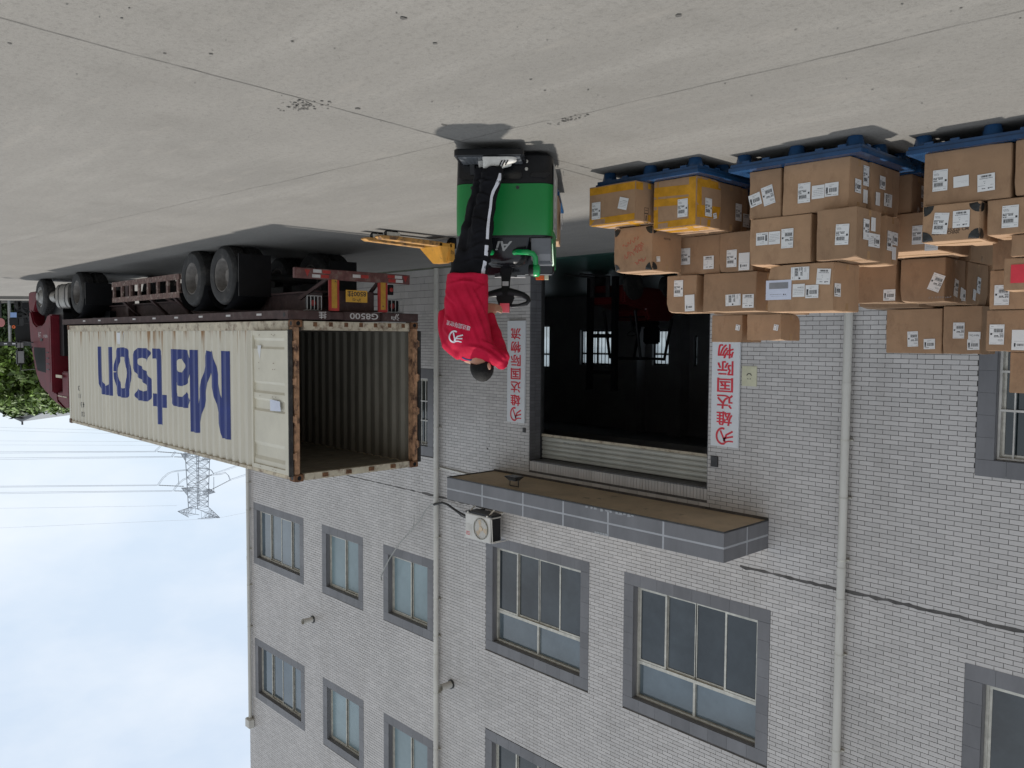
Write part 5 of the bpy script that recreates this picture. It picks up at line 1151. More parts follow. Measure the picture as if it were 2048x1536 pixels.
m.build('side_cover', M['silver'], ept)
m = MB()
for z, h in ((.2, .05), (.32, .035), (.40, .06), (.5, .045), (.6, .03)): m.box(-.4385, -.437, .3, .36, z, z+h)
m.build('side_decal', M['white'], ept)
# arm rests
for s_ in (-1, 1):
    pts = [(s_*.10, .015, .885), (s_*.13, -.035, .885), (s_*.22, -.04, .89), (s_*.262, -.035, .90), (s_*.285, -.02, .93), (s_*.288, .0, 1.05)]
    m = MB(); m.tube(pts, .024, 12); ar = m.build('armrest', M['greengloss'], ept, smooth=True, ang=50)
    m = MB(); x0, x1 = s_*.225, s_*.305
    m.lathe((x0, .0, 1.045), (s_, 0, 0), [(.001, 0), (.045, .002), (.052, .012), (.052, .05)], 20); m.build('pad', M['black'], ar, smooth=True, ang=40)
    m = MB(); m.lathe((x0, .0, 1.045), (s_, 0, 0), [(.0545, .046), (.056, .055), (.056, .085), (.048, .098), (.03, .10), (.028, .095), (.001, .095)], 20); m.build('pad_cap', M['greengloss'], ar, smooth=True, ang=40)
# tiller: post, T-shaped head with two loops, belly button
tl = MB(); tl.loft([[(x*w_, y_, z_) for x, y_ in ()] for z_ in ()] or [[(-.06, .24, 1.0), (.06, .24, 1.0), (.06, .30, 1.0), (-.06, .30, 1.0)], [(-.045, .235, 1.06), (.045, .235, 1.06), (.045, .285, 1.06), (-.045, .285, 1.06)], [(-.037, .22, 1.13), (.037, .22, 1.13), (.037, .27, 1.13), (-.037, .27, 1.13)], [(-.037, .20, 1.19), (.037, .20, 1.19), (.037, .25, 1.19), (-.037, .25, 1.19)], [(-.075, .185, 1.24), (.075, .185, 1.24), (.075, .24, 1.24), (-.075, .24, 1.24)], [(-.08, .175, 1.28), (.08, .175, 1.28), (.08, .23, 1.28), (-.08, .23, 1.28)], [(-.06, .165, 1.33), (.06, .165, 1.33), (.06, .215, 1.33), (-.06, .215, 1.33)], [(-.05, .16, 1.355), (.05, .16, 1.355), (.05, .20, 1.355), (-.05, .20, 1.355)]])
ti = tl.build('tiller', M['black'], ept, smooth=True, bevel=.006, ang=50)
for s_ in (-1, 1):
    m = MB(); m.tube([(s_*.03, .215, 1.225), (s_*.10, .205, 1.235), (s_*.165, .195, 1.25), (s_*.205, .185, 1.275), (s_*.215, .18, 1.30), (s_*.195, .175, 1.325), (s_*.12, .17, 1.345), (s_*.05, .168, 1.35)], [.045, .036, .028, .023, .021, .019, .016, .018], 12); m.build('grip_loop', M['black'], ti, smooth=True)
    m = MB(); m.box(min(s_*.052, s_*.075), max(s_*.052, s_*.075), .155, .18, 1.345, 1.365); m.build('grip_switch', M['white_refl'], ti)
m = MB(); m.loft([rrect(.042, .135, .20, .012, 1.325), rrect(.044, .13, .20, .014, 1.36), rrect(.042, .135, .20, .012, 1.405)]); m.build('belly_button', M['redbtn'], ti, smooth=True, ang=40)
m = MB(); m.box(-.028, .028, .208, .2095, 1.125, 1.165); q_ = m.build('tiller_sticker', M['silver'], ti); q_.rotation_euler = (R(0), 0, 0)
m = MB(); m.bar((-.05, .24, 1.06), (-.10, .25, 1.07), .03); m.bar((.05, .24, 1.06), (.10, .25, 1.07), .03); m.build('tiller_pivot', M['steel_dark'], ti)
m = MB()
for x in (-.26, .08): m.box(x, x+.18, .8, 2.1, .055, .11)
m.build('fork', M['steel_dark'], ept)
m = MB()
for x in (-.17, .17):
    m.lathe((x-.045, 1.95, .042), (1, 0, 0), [(.001, 0), (.04, 0), (.04, .09), (.001, .09)], 14)
for x in (-.32, .32): m.lathe((x-.03, .35, .06), (1, 0, 0), [(.001, 0), (.06, 0), (.06, .06), (.001, .06)], 18)
m.build('wheel', M['rubber'], ept)
# the load on its forks
fw_ = Vector((math.cos(THEAD), math.sin(THEAD), 0)); rt_ = Vector((math.sin(THEAD), -math.cos(THEAD), 0))
def tw(x, y, z): return Vector((TX, TY, 0))+rt_*x+fw_*y+Vector((0, 0, z))
p = tw(.05, 1.58, .075); q_ = make_pallet(p.x-.6, p.y-.5, p.z, 1.2, 1.0, 'blue plastic pallet carried on the forks of the green truck'); q_.rotation_euler = (0, 0, THEAD)
for (a0, a1, b0, b1, lb) in ((-.44, .05, 1.0, 1.5, 'carton on the green truck forks, peeping past its side'), (.06, .53, 1.0, 1.5, 'carton carried on the forks behind the green truck')):
    c, _ = carton('z', (-(a1-a0)/2, (a1-a0)/2, -(b1-b0)/2, (b1-b0)/2, 0, .45), lb, 'cartons carried by the green truck')
    c.location = tw((a0+a1)/2, (b0+b1)/2, .2265); c.rotation_euler = (0, 0, THEAD-math.pi/2)
    if a0 < -.3:
        for yy, zz, kk in ((-.16, .24, 'W'), (-.03, .20, 'C')):
            o = put('shipping_label', LAB[kk], c); o.matrix_local = Matrix.Translation((-.274, yy, zz)) @ Matrix(((0, 0, -1), (-1, 0, 0), (0, 1, 0))).to_4x4() @ Matrix.Rotation(R(180), 4, 'Z')
# ------------------------------------------------------------------ hand pallet jack
jk = thing('pallet_jack', 'yellow low-lift pallet jack parked with its forks pointing out of the doorway', 'pallet jack', (10.67, 8.4, 0), world=True)
for x in (10.42, 10.80):
    m = MB(); m.prism([(7.10, .115), (7.16, .145), (8.30, .17), (8.30, .10), (7.5, .085), (7.12, .095)], 'x', x, x+.15); fk = m.build('fork', M['jackworn'], jk, bevel=.006)
    m = MB(); m.lathe((x+.03, 7.30, .04), (1, 0, 0), [(.001, 0), (.04, 0), (.04, .09), (.001, .09)], 16); m.lathe((x+.03, 7.42, .04), (1, 0, 0), [(.001, 0), (.04, 0), (.04, .09), (.001, .09)], 16); m.build('load_roller', M['black'], jk)
    m = MB(); m.box(x+.02, x+.03, 7.25, 7.48, .03, .12); m.box(x+.12, x+.13, 7.25, 7.48, .03, .12); m.build('roller_plate', M['alu'], fk)
m = MB(); m.loft([[(10.42, 8.24, .11), (10.95, 8.24, .11), (10.95, 8.50, .11), (10.42, 8.50, .11)], [(10.42, 8.24, .17), (10.95, 8.24, .17), (10.95, 8.50, .17), (10.42, 8.50, .17)], [(10.50, 8.38, .42), (10.78, 8.38, .42), (10.78, 8.52, .42), (10.50, 8.52, .42)]]); jb = m.build('housing', M['jack'], jk, bevel=.008)
m = MB(); m.box(10.42, 10.56, 8.45, 8.56, .10, .40); m.build('rear_box', M['jack'], jk, bevel=.01)
m = MB(); m.add_flat(fit(text('EJ'), .05, .06), (10.417, 8.50, .25), (0, -1, 0), (0, 0, 1)); m.build('lettering', M['ink'], jb)
m = MB(); m.tube([(10.56, 8.60, .12), (10.56, 8.62, .45), (10.55, 8.64, .9), (10.55, 8.68, 1.18)], .022, 10); m.tube([(10.40, 8.69, 1.2), (10.70, 8.69, 1.2)], .02, 10); m.tube([(10.40, 8.69, 1.2), (10.40, 8.67, 1.08), (10.55, 8.65, 1.02), (10.70, 8.67, 1.08), (10.70, 8.69, 1.2)], .014, 8); m.build('handle', M['black'], jk, smooth=True)
m = MB(); m.lathe((10.51, 8.62, .09), (1, 0, 0), [(.001, 0), (.09, 0), (.09, .09), (.001, .09)], 20); m.tube([(10.52, 8.57, .1), (10.47, 8.58, .35)], .03, 10); m.tube([(10.5, 8.56, .15), (10.5, 8.57, .42)], .02, 8); m.build('steer_wheel', M['black'], jk)
# ------------------------------------------------------------------ the operator (local: x right in view, y away from the viewer, z up)
DP = 6.93; LX = .10
person = thing('person', 'man in red long-sleeved shirt and striped black track trousers riding the green truck', 'person', Vector((cs*DP+sn*LX, sn*DP-cs*LX, 0)), math.atan2(-cs, sn))
def mp(u, v, d=0):
    s_ = (DP+d)/FPX; return Vector(((1024-u)*s_-LX, d, CAMH+(v-685.6)*s_))
def ring(c, ax, ay, r1, r2, n=20, sq=1.0):
    o = []
    for i in range(n):
        q = 6.28319*i/n; cx, sx = math.cos(q), math.sin(q); cx = math.copysign(abs(cx)**sq, cx); sx = math.copysign(abs(sx)**sq, sx); o.append(c+ax*(cx*r1)+ay*(sx*r2))
    return o
def limb(m, pts, n=16):
    """pts: (centre, radius across, radius deep)"""
    P = [Vector(p[0]) for p in pts]; rings = []
    for i, p in enumerate(P):
        d = (P[min(i+1, len(P)-1)]-P[max(i-1, 0)]).normalized(); a = (Vector((1, 0, 0))-d*d.x)
        if a.length < .2: a = Vector((0, 0, 1))-d*d.z
        a.normalize(); b_ = d.cross(a).normalized(); rings.append(ring(p, a, b_, pts[i][1], pts[i][2], n))
    m.loft(rings)
def remesh(m, name, mat, parent, vox, smooth_it=4, disp=None):
    me = m.build('tmp', mat, mesh_only=True); o = bpy.data.objects.new('tmp', me); COL.objects.link(o)
    rm = o.modifiers.new('r', 'REMESH'); rm.mode = 'VOXEL'; rm.voxel_size = vox; rm.use_smooth_shade = True
    if smooth_it: sm = o.modifiers.new('s', 'SMOOTH'); sm.iterations = smooth_it; sm.factor = .5
    if disp:
        tx = bpy.data.textures.new(name, 'CLOUDS'); tx.noise_scale = disp[1]; tx.noise_depth = 0; dm = o.modifiers.new('d', 'DISPLACE'); dm.texture = tx; dm.strength = disp[0]; dm.mid_level = .5; dm.texture_coords = 'LOCAL'
    bpy.context.view_layer.update()
    e = bpy.data.meshes.new_from_object(o.evaluated_get(bpy.context.evaluated_depsgraph_get())); bpy.data.objects.remove(o)
    e.name = name; e.polygons.foreach_set('use_smooth', [True]*len(e.polygons))
    return put(name, e, parent)
def bvh(o):
    return BVHTree.FromPolygons([v.co.copy() for v in o.data.vertices], [tuple(p.vertices) for p in o.data.polygons])
# head orientation: looking ahead-left and down
F_ = Vector((-.62, .70, -.36)).normalized(); U_ = (Vector((-.15, .20, .95))-F_*Vector((-.15, .20, .95)).dot(F_)).normalized(); S_ = F_.cross(U_).normalized()   # S_: the person's right
HC = mp(965, 740.5, .03)
body = MB()
body.ell(HC, (F_*.098, S_*.077, U_*.118)); body.ell(HC+F_*.045-U_*.055, (F_*.052, S_*.054, U_*.065)); body.ell(HC-F_*.02+U_*.02, (F_*.095, S_*.08, U_*.098))
body.loft([ring(HC+F_*.09+U_*.01, S_, U_, .011, .012, 8), ring(HC+F_*.118-U_*.022, S_, U_, .015, .012, 8), ring(HC+F_*.09-U_*.035, S_, U_, .012, .008, 8)])        # nose
for s_ in (-1, 1):
    body.ell(HC+S_*(s_*.088)-F_*.012-U_*.005, (F_*.022, S_*.010, U_*.034), 10, 6)                 # ear
limb(body, [(HC-F_*.02-U_*.06, .058, .06), (mp(938, 722, .05), .062, .062), (mp(932, 708, .06), .07, .05)])
limb(body, [(mp(932, 712, .06), .08, .05), (mp(932, 690, .06), .12, .05), (mp(932, 640, .04), .12, .05), (mp(934, 585, .04), .11, .05), (mp(938, 545, .05), .11, .06)])
LS, LE, LH = mp(1001, 727, -.01), mp(984, 668, .28), mp(972, 621, .36)
RS, RE, RH = mp(897, 694, .04), mp(890, 640, .16), mp(925, 615, .40)
for a, b_, c_ in ((LS, LE, LH), (RS, RE, RH)):
    limb(body, [(a, .04, .04), (a.lerp(b_, .5), .038, .038), (b_, .034, .034), (b_.lerp(c_, .4), .034, .032), (c_, .026, .022)], 12)
def hand(m, w, d, side_, up):
    """w wrist, d finger direction, side_ across the palm towards the thumb, up back of the hand"""
    d, side_, up = d.normalized(), side_.normalized(), up.normalized(); pc = w+d*.05
    m.loft([ring(w, side_, up, .026, .018, 10), ring(w+d*.03, side_, up, .037, .017, 10), ring(w+d*.085, side_, up, .041, .014, 10), ring(w+d*.098, side_, up, .036, .010, 10)])
    for i, (o_, L_) in enumerate(((.030, .068), (.010, .078), (-.010, .072), (-.029, .056))):
        p0 = w+d*.088+side_*o_; p1 = p0+d*L_*.42-up*.012; p2 = p1+d*L_*.28-up*.024; p3 = p2-d*L_*.05-up*.022
        m.tube([p0-d*.02, p0, p1, p2, p3], [.0095, .0095, .009, .0082, .0065], 8)
    t0 = w+d*.03+side_*.028; m.tube([t0, t0+side_*.022+d*.02-up*.006, t0+side_*.026+d*.048-up*.014, t0+side_*.020+d*.066-up*.022], [.013, .0115, .0105, .007], 8)
hand(body, LH, Vector((-.55, -.25, .10)), Vector((.1, -.5, .85)), Vector((.3, -.9, -.3))); hand(body, RH, Vector((-.4, .55, .15)), Vector((-.6, -.3, .6)), Vector((.3, .2, .9)))
for k, (a, b_, c_, d_) in enumerate(((mp(950, 552, .02), mp(968, 430, .02), mp(982, 362, .03), 1), (mp(924, 552, .08), mp(950, 430, .14), mp(968, 366, .15), 1))):
    limb(body, [(a, .065, .065), (b_, .045, .045), (c_, .034, .036), (c_-Vector((0, 0, .05)), .036, .045)], 12)
bo = remesh(body, 'body', M['skin'], person, .0065, 2); bo.data.materials.clear(); bo.data.materials.append(M['skin'])
# hair: shell over the crown and back of the head
m = MB(); rings = []
for a in range(0, 12):
    th = R(4+a*10.6); rg = []
    for i in range(28):
        q = 6.28319*i/28; cut = 1.0 if math.cos(q) < .1 else max(.6, 1-.32*math.cos(q)); t2 = th*cut
        rg.append(HC-F_*.012+U_*.012+F_*(.112*math.sin(t2)*math.cos(q))+S_*(.089*math.sin(t2)*math.sin(q))+U_*(.122*math.cos(t2)))
    rings.append(rg)
m.loft(rings, caps=True); ho = m.build('hair', M['hair'], person, smooth=True, ang=60)
# shirt
sh = MB()
def tor(u0, u1, v, dd, dc=.03): c = mp((u0+u1)/2, v, dc); w_ = abs(u1-u0)/2*(DP/FPX); return ring(c, Vector((1, 0, 0)), Vector((0, 1, 0)), w_, dd, 26, .9)
sh.loft([tor(893, 977, 558, .15), tor(892, 977, 566, .15), tor(890, 975, 575, .14), tor(890, 975, 600, .138), tor(888, 976, 635, .14), tor(886, 979, 662, .145, .02), tor(888, 984, 688, .145, .02), tor(895, 992, 704, .14, .03), tor(904, 996, 715, .12, .04), tor(916, 985, 724, .09, .05), tor(924, 962, 730, .07, .06)])
limb(sh, [(mp(960, 712, .03), .10, .10), (LS-Vector((.0, 0, .0)), .083, .088), (mp(1004, 738, .03), .062, .07)], 16)
limb(sh, [(mp(1004, 739, .02), .05, .05), (LS, .084, .085), (LS.lerp(LE, .45), .072, .072), (LE, .062, .062), (LE.lerp(LH, .6), .05, .048)], 16)
limb(sh, [(mp(925, 706, .03), .11, .10), (RS, .08, .085), (RS.lerp(RE, .5), .072, .078), (RE, .064, .066), (RE.lerp(RH, .7), .046, .046)], 16)
# cotton folds: long slanting ridges as bump
tn = M['shirt'].node_tree; bp0 = tn.nodes['Principled BSDF']; cc_ = nd(tn, 'ShaderNodeTexCoord'); mq = nd(tn, 'ShaderNodeMapping'); mq.inputs['Scale'].default_value = (9, 5, 2.2); mq.inputs['Rotation'].default_value = (0, R(28), 0)
nq = nd(tn, 'ShaderNodeTexNoise'); nq.inputs['Scale'].default_value = 1; nq.inputs['Detail'].default_value = 3; nq.inputs['Distortion'].default_value = .6; bq = nd(tn, 'ShaderNodeBump'); bq.inputs['Strength'].default_value = .55; bq.inputs['Distance'].default_value = .035
tn.links.new(cc_.outputs['Object'], mq.inputs['Vector']); tn.links.new(mq.outputs[0], nq.inputs['Vector']); tn.links.new(nq.outputs['Fac'], bq.inputs['Height']); tn.links.new(bq.outputs[0], bp0.inputs['Normal'])
so_ = remesh(sh, 'shirt', M['shirt'], person, .010, 4, (.024, .13))
def crease(o, lines, seed):
    q = random.Random(seed); me = o.data; nrm = [v.normal.copy() for v in me.vertices]
    L_ = [(mp(a, b_), mp(c_, d_), w_, h_) for a, b_, c_, d_, w_, h_ in lines]
    for v, n_ in zip(me.vertices, nrm):
        if n_.y > .35: continue
        x, z = v.co.x, v.co.z; dsp = 0
        for p0, p1, w_, h_ in L_:
            dx, dz = p1.x-p0.x, p1.z-p0.z; l2 = dx*dx+dz*dz; t_ = max(0, min(1, ((x-p0.x)*dx+(z-p0.z)*dz)/l2)); ox, oz = x-(p0.x+dx*t_), z-(p0.z+dz*t_)
            bow = .012*math.sin(t_*3.1416); side_ = (ox*-dz+oz*dx)/math.sqrt(l2)-bow; d2 = (ox*ox+oz*oz)+(bow*bow if 0 < t_ < 1 else 0)
            if d2 < (4*w_)**2: env = math.sin(math.pi*(.08+.84*t_)); dsp += h_*env*(math.exp(-(side_/w_)**2)-.75*math.exp(-((side_-1.9*w_)/w_)**2)) if 0 < t_ < 1 else 0
        v.co += n_*dsp
    me.update()
crease(so_, [(905, 590, 960, 705, .013, .012), (925, 575, 972, 690, .012, .012), (942, 585, 976, 660, .010, .010), (897, 610, 925, 690, .012, .009), (893, 580, 965, 574, .010, .012), (900, 570, 972, 584, .009, .010), (950, 600, 975, 577, .010, .009), (950, 700, 1005, 735, .012, .011), (960, 690, 1000, 712, .010, .010), (975, 702, 1012, 728, .010, .009), (935, 700, 985, 716, .011, .010), (888, 640, 905, 665, .010, .010), (886, 665, 908, 700, .012, .010), (915, 620, 890, 590, .011, .009), (962, 640, 975, 600, .009, .009)], 3)
tree = bvh(so_)
def onto(p, off=.003, tr=None):
    h = (tr or tree).ray_cast(Vector((p.x, -2, p.z)), Vector((0, 1, 0)))
    return h[0]-Vector((0, off, 0)) if h[0] else p
a = math.atan2(-(667-654), 50.)
ex, ez = Vector((math.cos(a), 0, math.sin(a))), Vector((-math.sin(a), 0, math.cos(a)))
m = MB(); m.add_flat(fit(text('雄达国际物流'), .205, .040), mp(918, 661), ex, ez, fn=lambda p: onto(p, .007)); m.build('back_print', M['stripe'], so_)
m = MB(); v_, f_ = emblem(.115); m.add_flat((v_, f_), mp(912, 684), ex, ez, fn=lambda p: onto(p, .009)); m.build('back_emblem', M['stripe'], so_)
m = MB(); m.tube([onto(mp(u, v), -.008) for u, v in ((949, 727), (941, 728), (932, 726.5), (925, 723))], .012, 8); m.build('collar', M['navycloth'], so_, smooth=True)
# trousers
tr_ = MB()
limb(tr_, [(mp(934, 566, .04), .155, .13), (mp(938, 545, .04), .15, .125), (mp(946, 520, .04), .135, .115)], 22)
left = [(mp(953, 530, .01), .115, .115), (mp(958, 500, .0), .108, .11), (mp(963, 462, .0), .096, .098), (mp(970, 425, .01), .082, .088), (mp(976, 395, .02), .080, .085), (mp(981, 372, .03), .086, .088), (mp(982, 358, .03), .088, .088), (mp(981, 350, .03), .078, .08)]
limb(tr_, left, 22)
limb(tr_, [(mp(934, 530, .09), .115, .115), (mp(941, 495, .10), .105, .11), (mp(948, 450, .13), .09, .095), (mp(956, 410, .15), .08, .085), (mp(964, 375, .16), .08, .082), (mp(966, 352, .16), .08, .08)], 22)
to_ = remesh(tr_, 'trousers', M['trouser'], person, .010, 3, (.022, .08)); crease(to_, [(945, 372, 975, 380, .010, .012), (955, 386, 985, 378, .010, .012), (950, 365, 972, 358, .008, .010), (950, 400, 980, 412, .010, .010), (945, 430, 978, 424, .011, .010), (940, 450, 975, 462, .012, .009), (930, 520, 968, 500, .013, .011), (925, 540, 965, 530, .012, .010), (940, 490, 970, 478, .012, .009), (945, 480, 955, 400, .011, .010)], 4); t2 = bvh(to_)
for path in ([(1000, 360, 996, 360), (1000, 371, 993, 371), (995, 383, 988, 384), (988, 396, 981.5, 397), (984, 408, 979, 408), (982, 430, 977, 430), (979, 450, 974, 450), (977.5, 470, 972, 470), (976.5, 491, 971, 491)], [(976, 503, 969, 503), (975, 520, 968, 520), (972, 538, 965, 538), (969, 552, 962, 552), (968, 564, 961, 564)]):
    m = MB(); vs = []
    for u0, v0, u1, v1 in path: vs.append([onto(mp(u0+(u1-u0)*k/3, v0+(v1-v0)*k/3, -.02), .004, t2) for k in range(4)])
    for r0, r1 in zip(vs, vs[1:]):
        for k in range(3): m.face([r0[k], r0[k+1], r1[k+1], r1[k]])
    m.build('trouser_stripe', M['stripe'], to_)
# shoes, toes pointing to the left of the view
def shoe(hx, dx, z):
    """heel at local x = hx, pointing to -x"""
    s_ = thing_shoe = MB(); L_ = .285
    out = [(0, .030), (.02, .038), (.08, .036), (.14, .040), (.20, .047), (.25, .042), (.278, .024), (.285, .008)]
    def rg(z0, k=1): return [Vector((hx-a*L_/.285, dx-b_*k, z0)) for a, b_ in out]+[Vector((hx-a*L_/.285, dx+b_*k, z0)) for a, b_ in reversed(out)]
    so2 = MB(); so2.loft([rg(z), rg(z+.008, 1.04), rg(z+.026, 1.04)]); sh_ = so2.build('shoe', M['shoe'], person, smooth=True, ang=40)
    up = MB(); rings = []
    for a, w_, h_ in ((.004, .024, .085), (.03, .034, .095), (.07, .035, .10), (.11, .035, .092), (.15, .038, .075), (.20, .044, .055), (.245, .040, .045), (.275, .024, .036), (.282, .010, .030)):
        rings.append([Vector((hx-a, dx+w_*math.cos(q), z+.024+(h_-.024)*math.sin(q)**.8 if q > 0 else z+.024)) for q in [math.pi*i/10 for i in range(11)]])
    up.loft(rings, caps=True); up.build('upper', M['shoe'], sh_, smooth=True, ang=60)
    st_ = MB()
    for k in range(3):
        a0 = .165+k*.024
        st_.tube([(hx-a0+.0, dx-.046, z+.03), (hx-a0+.012, dx-.042, z+.05), (hx-a0+.022, dx-.026, z+.073-k*.004)], .0055, 6)
    st_.build('shoe_stripe', M['trouser'], sh_)
zs = .131
shoe(mp(963, 336).x, .03, zs); shoe(mp(953, 336).x, .19, zs)
# ------------------------------------------------------------------ red forklift deep in the hall
fk = thing('forklift', 'dim red counterbalance forklift standing inside the dark hall', 'forklift', (13.3, 17.3, .012), R(90), group=None)
m = MB(); m.prism([(-.6, .35), (-.6, 1.0), (-.45, 1.15), (.5, 1.15), (.6, .9), (1.5, .75), (1.5, .3)], 'y', -.55, .55); m.v = [(-x, y, z) for x, y, z in m.v]; m.build('body', M['liftred'], fk, bevel=.05)
m = MB(); m.box(-.55, .5, -.5, .5, 1.0, 1.12); m.box(-.1, .35, -.28, .28, 1.12, 1.3); m.box(.3, .42, -.26, .26, 1.3, 1.75); m.build('seat', M['black'], fk, bevel=.04)
m = MB()
for y in (-.5, .5): m.tube([(-1.0, y, .9), (-.75, y, 2.1), (.25, y, 2.15), (.55, y, 1.1)], .04, 8)
for k in range(6): m.bar((-.7+k*.18, -.5, 2.13), (-.7+k*.18, .5, 2.13), .05)
m.build('overhead_guard', M['black'], fk)
m = MB()
for y in (-.4, .4): m.box(-1.72, -1.58, y-.06, y+.06, .1, 2.9)
for z in (.5, 1.5, 2.4): m.box(-1.70, -1.62, -.36, .36, z, z+.1)
m.build('mast', M['black'], fk)
m = MB()
for y in (-.25, .25): m.box(-2.75, -1.73, y-.05, y+.05, .08, .12); m.box(-1.78, -1.73, y-.05, y+.05, .12, .6)
m.build('fork', M['steel_dark'], fk)
for x, y, r_ in ((-1.15, -.62, .33), (-1.15, .47, .33), (.25, -.6, .27), (.25, .45, .27)): m = MB(); m.lathe((x, y, r_), (0, 1, 0), [(.001, .02), (r_*.55, .02), (r_*.6, 0), (r_, .02), (r_, .15), (r_*.6, .17), (.001, .15)], 22); m.build('wheel', M['rubber'], fk, smooth=True)
m = MB(); m.tube([(-.55, 0, 1.0), (-.4, 0, 1.45)], .03, 8); m.lathe((-.4, 0, 1.45), (.5, 0, .86), [(.17, 0), (.19, .01), (.17, .02)], 18); m.build('steering_wheel', M['black'], fk)
# ------------------------------------------------------------------ far background
def far(u, v, d):      # a point at distance d ahead, seen at photo pixel u, v
    q = CF+CR*((2048-u-1024)/FPX)-CU*((1536-v-768)/FPX); h = Vector((cs, sn, 0)); k = d/q.dot(h); return Vector((q.x*k, q.y*k, CAMH+q.z*k))
def tree(base, h, cr, seed, label, mat, n=7000, group='trees behind the truck', leaf=.19):
    q = random.Random(seed); t_ = thing('tree', label, 'tree', base, 0, group)
    m = MB(); th = h*.45
    m.tube([(0, 0, -.1), (.05, .02, th*.5), (.0, .06, th), (.1, .0, h*.7)], [.17, .13, .10, .04], 9)
    for i in range(9): a = q.uniform(0, 6.28); z0 = th*q.uniform(.55, 1.25); m.tube([(0, .03, z0), (math.cos(a)*cr*.35, math.sin(a)*cr*.35, z0+h*.12), (math.cos(a)*cr*.75, math.sin(a)*cr*.75, z0+h*q.uniform(.1, .3))], [.06, .04, .015], 6)
    m.build('trunk', M['bark'], t_, smooth=True)
    cl = []
    for i in range(34):
        a = q.uniform(0, 6.28); r_ = cr*math.sqrt(q.uniform(0, 1)); z = h*q.uniform(.28, .95); k = math.sqrt(max(.05, 1-((z/h-.58)/.45)**2)); cl.append((math.cos(a)*r_*k, math.sin(a)*r_*k, z, q.uniform(.35, .75)*cr*.42))
    m = MB()
    for i in range(n):
        cx, cy, cz, rr_ = q.choice(cl); d = Vector((q.gauss(0, 1), q.gauss(0, 1), q.gauss(0, .8))).normalized()*rr_*q.uniform(.55, 1.05); p = Vector((cx, cy, cz))+d
        nn = (d.normalized()+Vector((q.uniform(-.8, .8), q.uniform(-.8, .8), q.uniform(-.2, 1)))).normalized(); a = nn.orthogonal().normalized(); a.rotate(Matrix.Rotation(q.uniform(0, 6.28), 3, nn)); b_ = nn.cross(a); l_ = leaf*q.uniform(.6, 1.3)
        m.face([p-a*l_, p-b_*l_*.45, p+a*l_, p+b_*l_*.45])
    m.build('crown', mat, t_)
specs = [(-60, 44, 6.3, 2.8), (10, 45, 6.0, 2.6), (72, 44, 5.7, 2.4), (125, 47, 6.1, 2.5), (45, 52, 6.6, 2.8), (-120, 50, 7, 3), (190, 52, 6.2, 2.6), (260, 56, 6.3, 2.8), (98, 51, 6.4, 2.7), (-10, 50, 6.6, 2.8)]
tl_ = ['broad leafy tree at the photo corner behind the shelter', 'leafy tree straight above the shelter roof', 'leafy tree just ahead of the red cab', 'leafy tree rising behind the roof of the red cab', 'taller tree standing in the second row behind the shelter', 'tall tree outside the edge of the photo', 'tree hidden behind the container front', 'tree hidden behind the container middle', 'dark tree in the second row just behind the cab mirror', 'dark tree in the second row at the photo edge']
for i, (u, d, h, cr) in enumerate(specs): b_ = far(u, 640, d); tree((b_.x, b_.y, 0), h, cr, 30+i, tl_[i], M['leafdark'] if i in (4, 8, 9) else M['leaf'])
def shrub(u, d, w_, h, seed, label):
    q = random.Random(seed); b_ = far(u, 600, d); t_ = thing('shrub', label, 'shrub', (b_.x, b_.y, 0), 0, 'dark shrubs under the trees')
    m = MB()
    for i in range(1500):
        p = Vector((q.uniform(-w_, w_), q.uniform(-.6, .6), abs(q.gauss(0, .45))*h+.03)); nn = Vector((q.gauss(0, 1), q.gauss(0, 1), q.gauss(.3, 1))).normalized(); a = nn.orthogonal().normalized(); b2 = nn.cross(a); l_ = q.uniform(.07, .16); m.face([p-a*l_, p-b2*l_*.5, p+a*l_, p+b2*l_*.5])
    m.build('foliage', M['leafdark'], t_)
    m = MB()
    for i in range(7): x = q.uniform(-w_, w_); m.tube([(x*.5, 0, 0), (x, q.uniform(-.3, .3), h*.8)], .02, 5)
    m.build('stem', M['bark'], t_)
for i, (u, lb) in enumerate(((-30, 'shrub at the very edge of the photo under the trees'), (25, 'shrub behind the shelter post'), (62, 'bright-edged shrub beside the red bumper'), (105, 'shrub hidden behind the red cab'))): shrub(u, 43, 1.2, 1.9, 60+i, lb)
# shelter: dark roof on thin posts with a black back wall, the interior's shade put into its colour
pc = far(10, 600, 39); ang = math.atan2(-cs, sn)
sl_ = thing('roadside_shelter', 'dark open shelter with pale posts under the trees', 'shelter', (pc.x, pc.y, 0), ang)
m = MB(); m.box(-3.2, 1.0, -.8, 2.4, 1.95, 2.12); m.build('roof', M['steel_dark'], sl_)
m = MB(); m.box(-3.1, .9, 2.2, 2.3, 0, 1.95); m.build('back_wall', M['black'], sl_)
for x in (-.62, -3.0, .85): m = MB(); m.box(x-.05, x+.05, -.75, -.65, 0, 1.95); m.build('post', M['silver'], sl_)
m = MB()
for k in range(4): m.box(-1.3+k*.38, -1.16+k*.38, -.82, -.805, 2.0, 2.05)
m.build('roof_lamp', M['white'], sl_)
def near_at(u, d): p = far(u, 600, d); return (p.x, p.y, 0)
sc = thing('scooter', 'dark parked scooter with a blue number plate and orange tail lamp beside the shelter', 'scooter', near_at(49, 37.5), ang)
m = MB(); m.prism([(-.5, .55), (-.2, .62), (.15, .45), (.45, .55), (.55, .95), (.45, 1.0), (.3, .65), (-.05, .45), (-.5, .4)], 'y', -.14, .14); m.v = [(y, x, z) for x, y, z in m.v]; m.build('frame_body', M['black'], sc, bevel=.02)
m = MB(); m.box(-.16, .16, -.5, .1, .72, .82); m.build('seat', M['black'], sc, bevel=.03)
